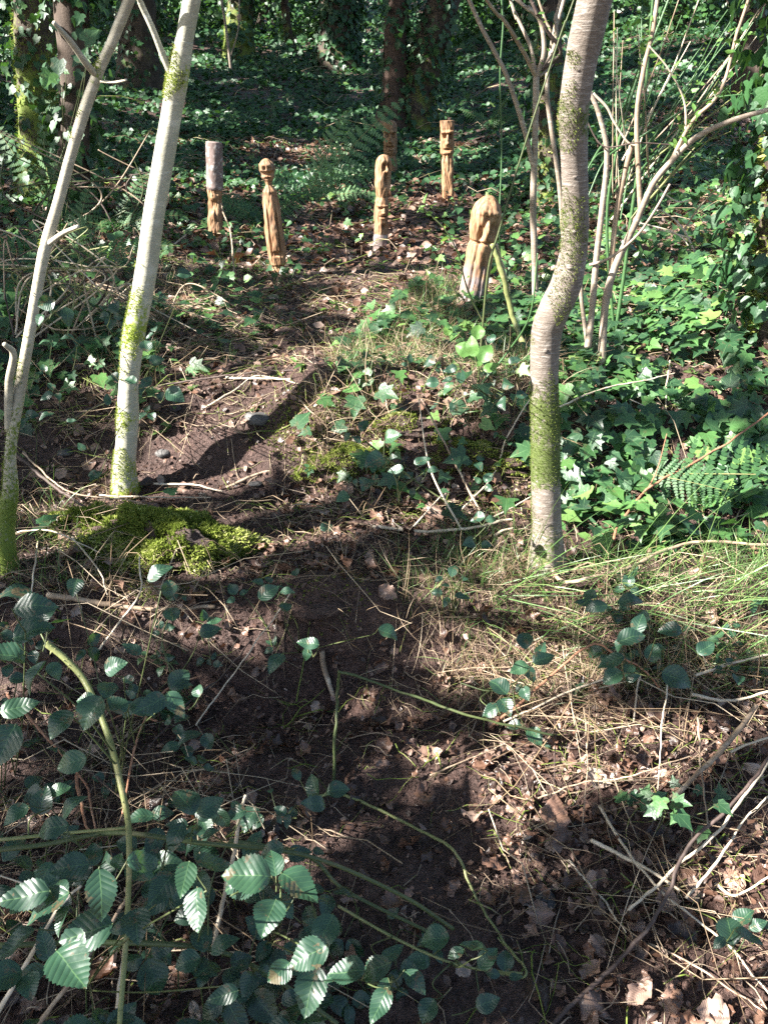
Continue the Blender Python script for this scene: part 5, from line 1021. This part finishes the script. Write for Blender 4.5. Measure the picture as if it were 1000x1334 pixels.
shrub("bare_shrub", "pale bare rods at the top left corner above the fork", "shrub", (300, 95), [([(303, 110, 0), (295, 40, 0), (288, -3, 0)], 4, 3, 'barkH'), ([(300, 75, 0), (310, 40, 0), (312, -3, 0)], 2, 2, 'barkH')])
shrub("bare_shrub", "tangle of arching dry stems in the left undergrowth", "shrub", (60, 440), [([(40 + rs.uniform(-30, 100), 440, rs.uniform(-.2, .3)), (30 + rs.uniform(-30, 120), 360, 0), (rs.uniform(-20, 160), 300 + rs.uniform(-20, 60), 0), (rs.uniform(-20, 180), 360 + rs.uniform(-40, 60), -.1)], 2.4, 1.3, rs.choice(['twig', 'twig_pale', 'twig_dark', 'cane'])) for q in range(22)])
shrub("bare_shrub", "dark thicket of thin stems left of the pale tree by the ferns", "shrub", (130, 300), [([(60 + rs.uniform(-40, 160), 310, rs.uniform(-.3, .3)), (60 + rs.uniform(-60, 160), 250, 0), (rs.uniform(-20, 220), 200 + rs.uniform(-40, 60), 0)], 2.4, 1.3, rs.choice(['twig', 'twig_dark', 'cane_dark'])) for q in range(18)])
shrub("bare_shrub", "arching stalks drooping over the left path edge below the ferns", "shrub", (190, 420), [([(90 + rs.uniform(-40, 160), 430 + rs.uniform(-10, 30), 0), (120 + rs.uniform(-60, 140), 370, rs.uniform(-.2, .1)), (150 + rs.uniform(-60, 160), 420 + rs.uniform(-20, 40), -.2)], 2.4, 1.3, rs.choice(['twig', 'twig_pale', 'cane'])) for q in range(16)])

# ------------------------------------------------------------------ stones and big fallen leaves
def stone(label, px, py, wpx, seed, squash=.5, m='stone'):
    B = at(px, py); r_ = wr(wpx, B); nu, nv = 28, 16; u = np.linspace(0, 2 * np.pi, nu, endpoint=False); v = np.linspace(.02, np.pi - .02, nv); U_, V_ = np.meshgrid(u, v)
    x, y, z = np.cos(U_) * np.sin(V_), np.sin(U_) * np.sin(V_), np.cos(V_); q = .7 + .6 * fbm(x * 1.5 + seed, y * 1.5, z * 1.5 + seed, 3)
    P = np.stack([x * q * r_, y * q * r_ * .8, z * q * r_ * squash], -1) + B
    i = np.arange(nv - 1)[:, None] * nu; j = np.arange(nu)[None]; k = (j + 1) % nu
    mb = MB(); mb.add(P.reshape(-1, 3), np.stack([i + j, i + nu + j, i + nu + k, i + k], -1).reshape(-1, 4)); tag(mb.build("stone", M[m], None, B, smooth=True), label, "stone")
stone("black flat stone half buried beside the brown leaves on the path", 700, 1170, 46, 1, .35)
stone("grey stone in the bare earth slope, beside the pale tree", 212, 590, 20, 2)
stone("grey stone bedded in the earth at the left end of the bank", 335, 545, 34, 3, .5)
stone("flat brown stone lying on the path below the earth slope", 333, 630, 18, 4, .3)
stone("small pale stone on the path left of the mossy bank", 308, 632, 10, 5)
stone("earthy stone in the lip of soil above the hollow", 415, 790, 70, 6, .22, 'soil')
stone("dark rounded stone under the fern by the slim figure", 305, 250, 16, 7)
stone("grey stone in the shade left of the pale tree foot", 85, 590, 20, 8)
tag(leaf_obj("fallen_leaf", None, at(720, 1068), at(722, 1088, .02), norm(np.array([0, -.4, 1])), np.array([.1, .8, 0]), .085, 'dead', rnd=.6, temps=TD, wide=1.4), "broad brown fallen leaf lying alone near the top of the bare soil", "leaf")
tag(leaf_obj("fallen_leaf", None, at(930, 1318), at(950, 1330, .02), norm(np.array([-.2, -.4, 1])), np.array([-.8, .3, 0]), .055, 'dead', rnd=.9, temps=TD, wide=1.3), "pale curled fallen leaf at the bottom right corner", "leaf")
tag(leaf_obj("fallen_leaf", None, at(702, 1195), at(705, 1212, .015), norm(np.array([.1, -.5, 1])), np.array([0, .8, 0]), .06, 'dead', rnd=.75, temps=TD, wide=1.3), "orange brown fallen leaf right under the black stone", "leaf")
tag(leaf_obj("fallen_leaf", None, at(548, 978), at(540, 985, .015), norm(np.array([.1, -.5, 1])), np.array([1, .2, 0]), .07, 'dead', rnd=.72, temps=TD, wide=1.2), "orange fallen leaf below the tan stick where the straw begins", "leaf")
for (a, b) in [(825, 1215), (790, 1222), (850, 1280), (760, 1150), (690, 1060), (735, 1100), (900, 1180), (640, 1120), (860, 1190), (800, 1300), (760, 1260), (720, 1290), (880, 1320), (660, 1000), (790, 1010), (840, 940), (900, 960), (700, 990), (580, 960), (600, 1060), (930, 1120), (970, 1160), (830, 1130), (945, 1260), (760, 1330)]:
    C = at(a, b, .015); o = leaf_obj("fallen_leaf", None, C, C, norm(np.array([0, -.2, 1.]) + rvec(1, .3)[0]), rdir(1)[0], random.uniform(.04, .062), 'dead', rnd=random.uniform(.2, .9), temps=TD, wide=random.uniform(1, 1.5))
    tag(o, "large curled brown leaf on top of the leaf litter at lower right", "leaf", "large fallen leaves at lower right")
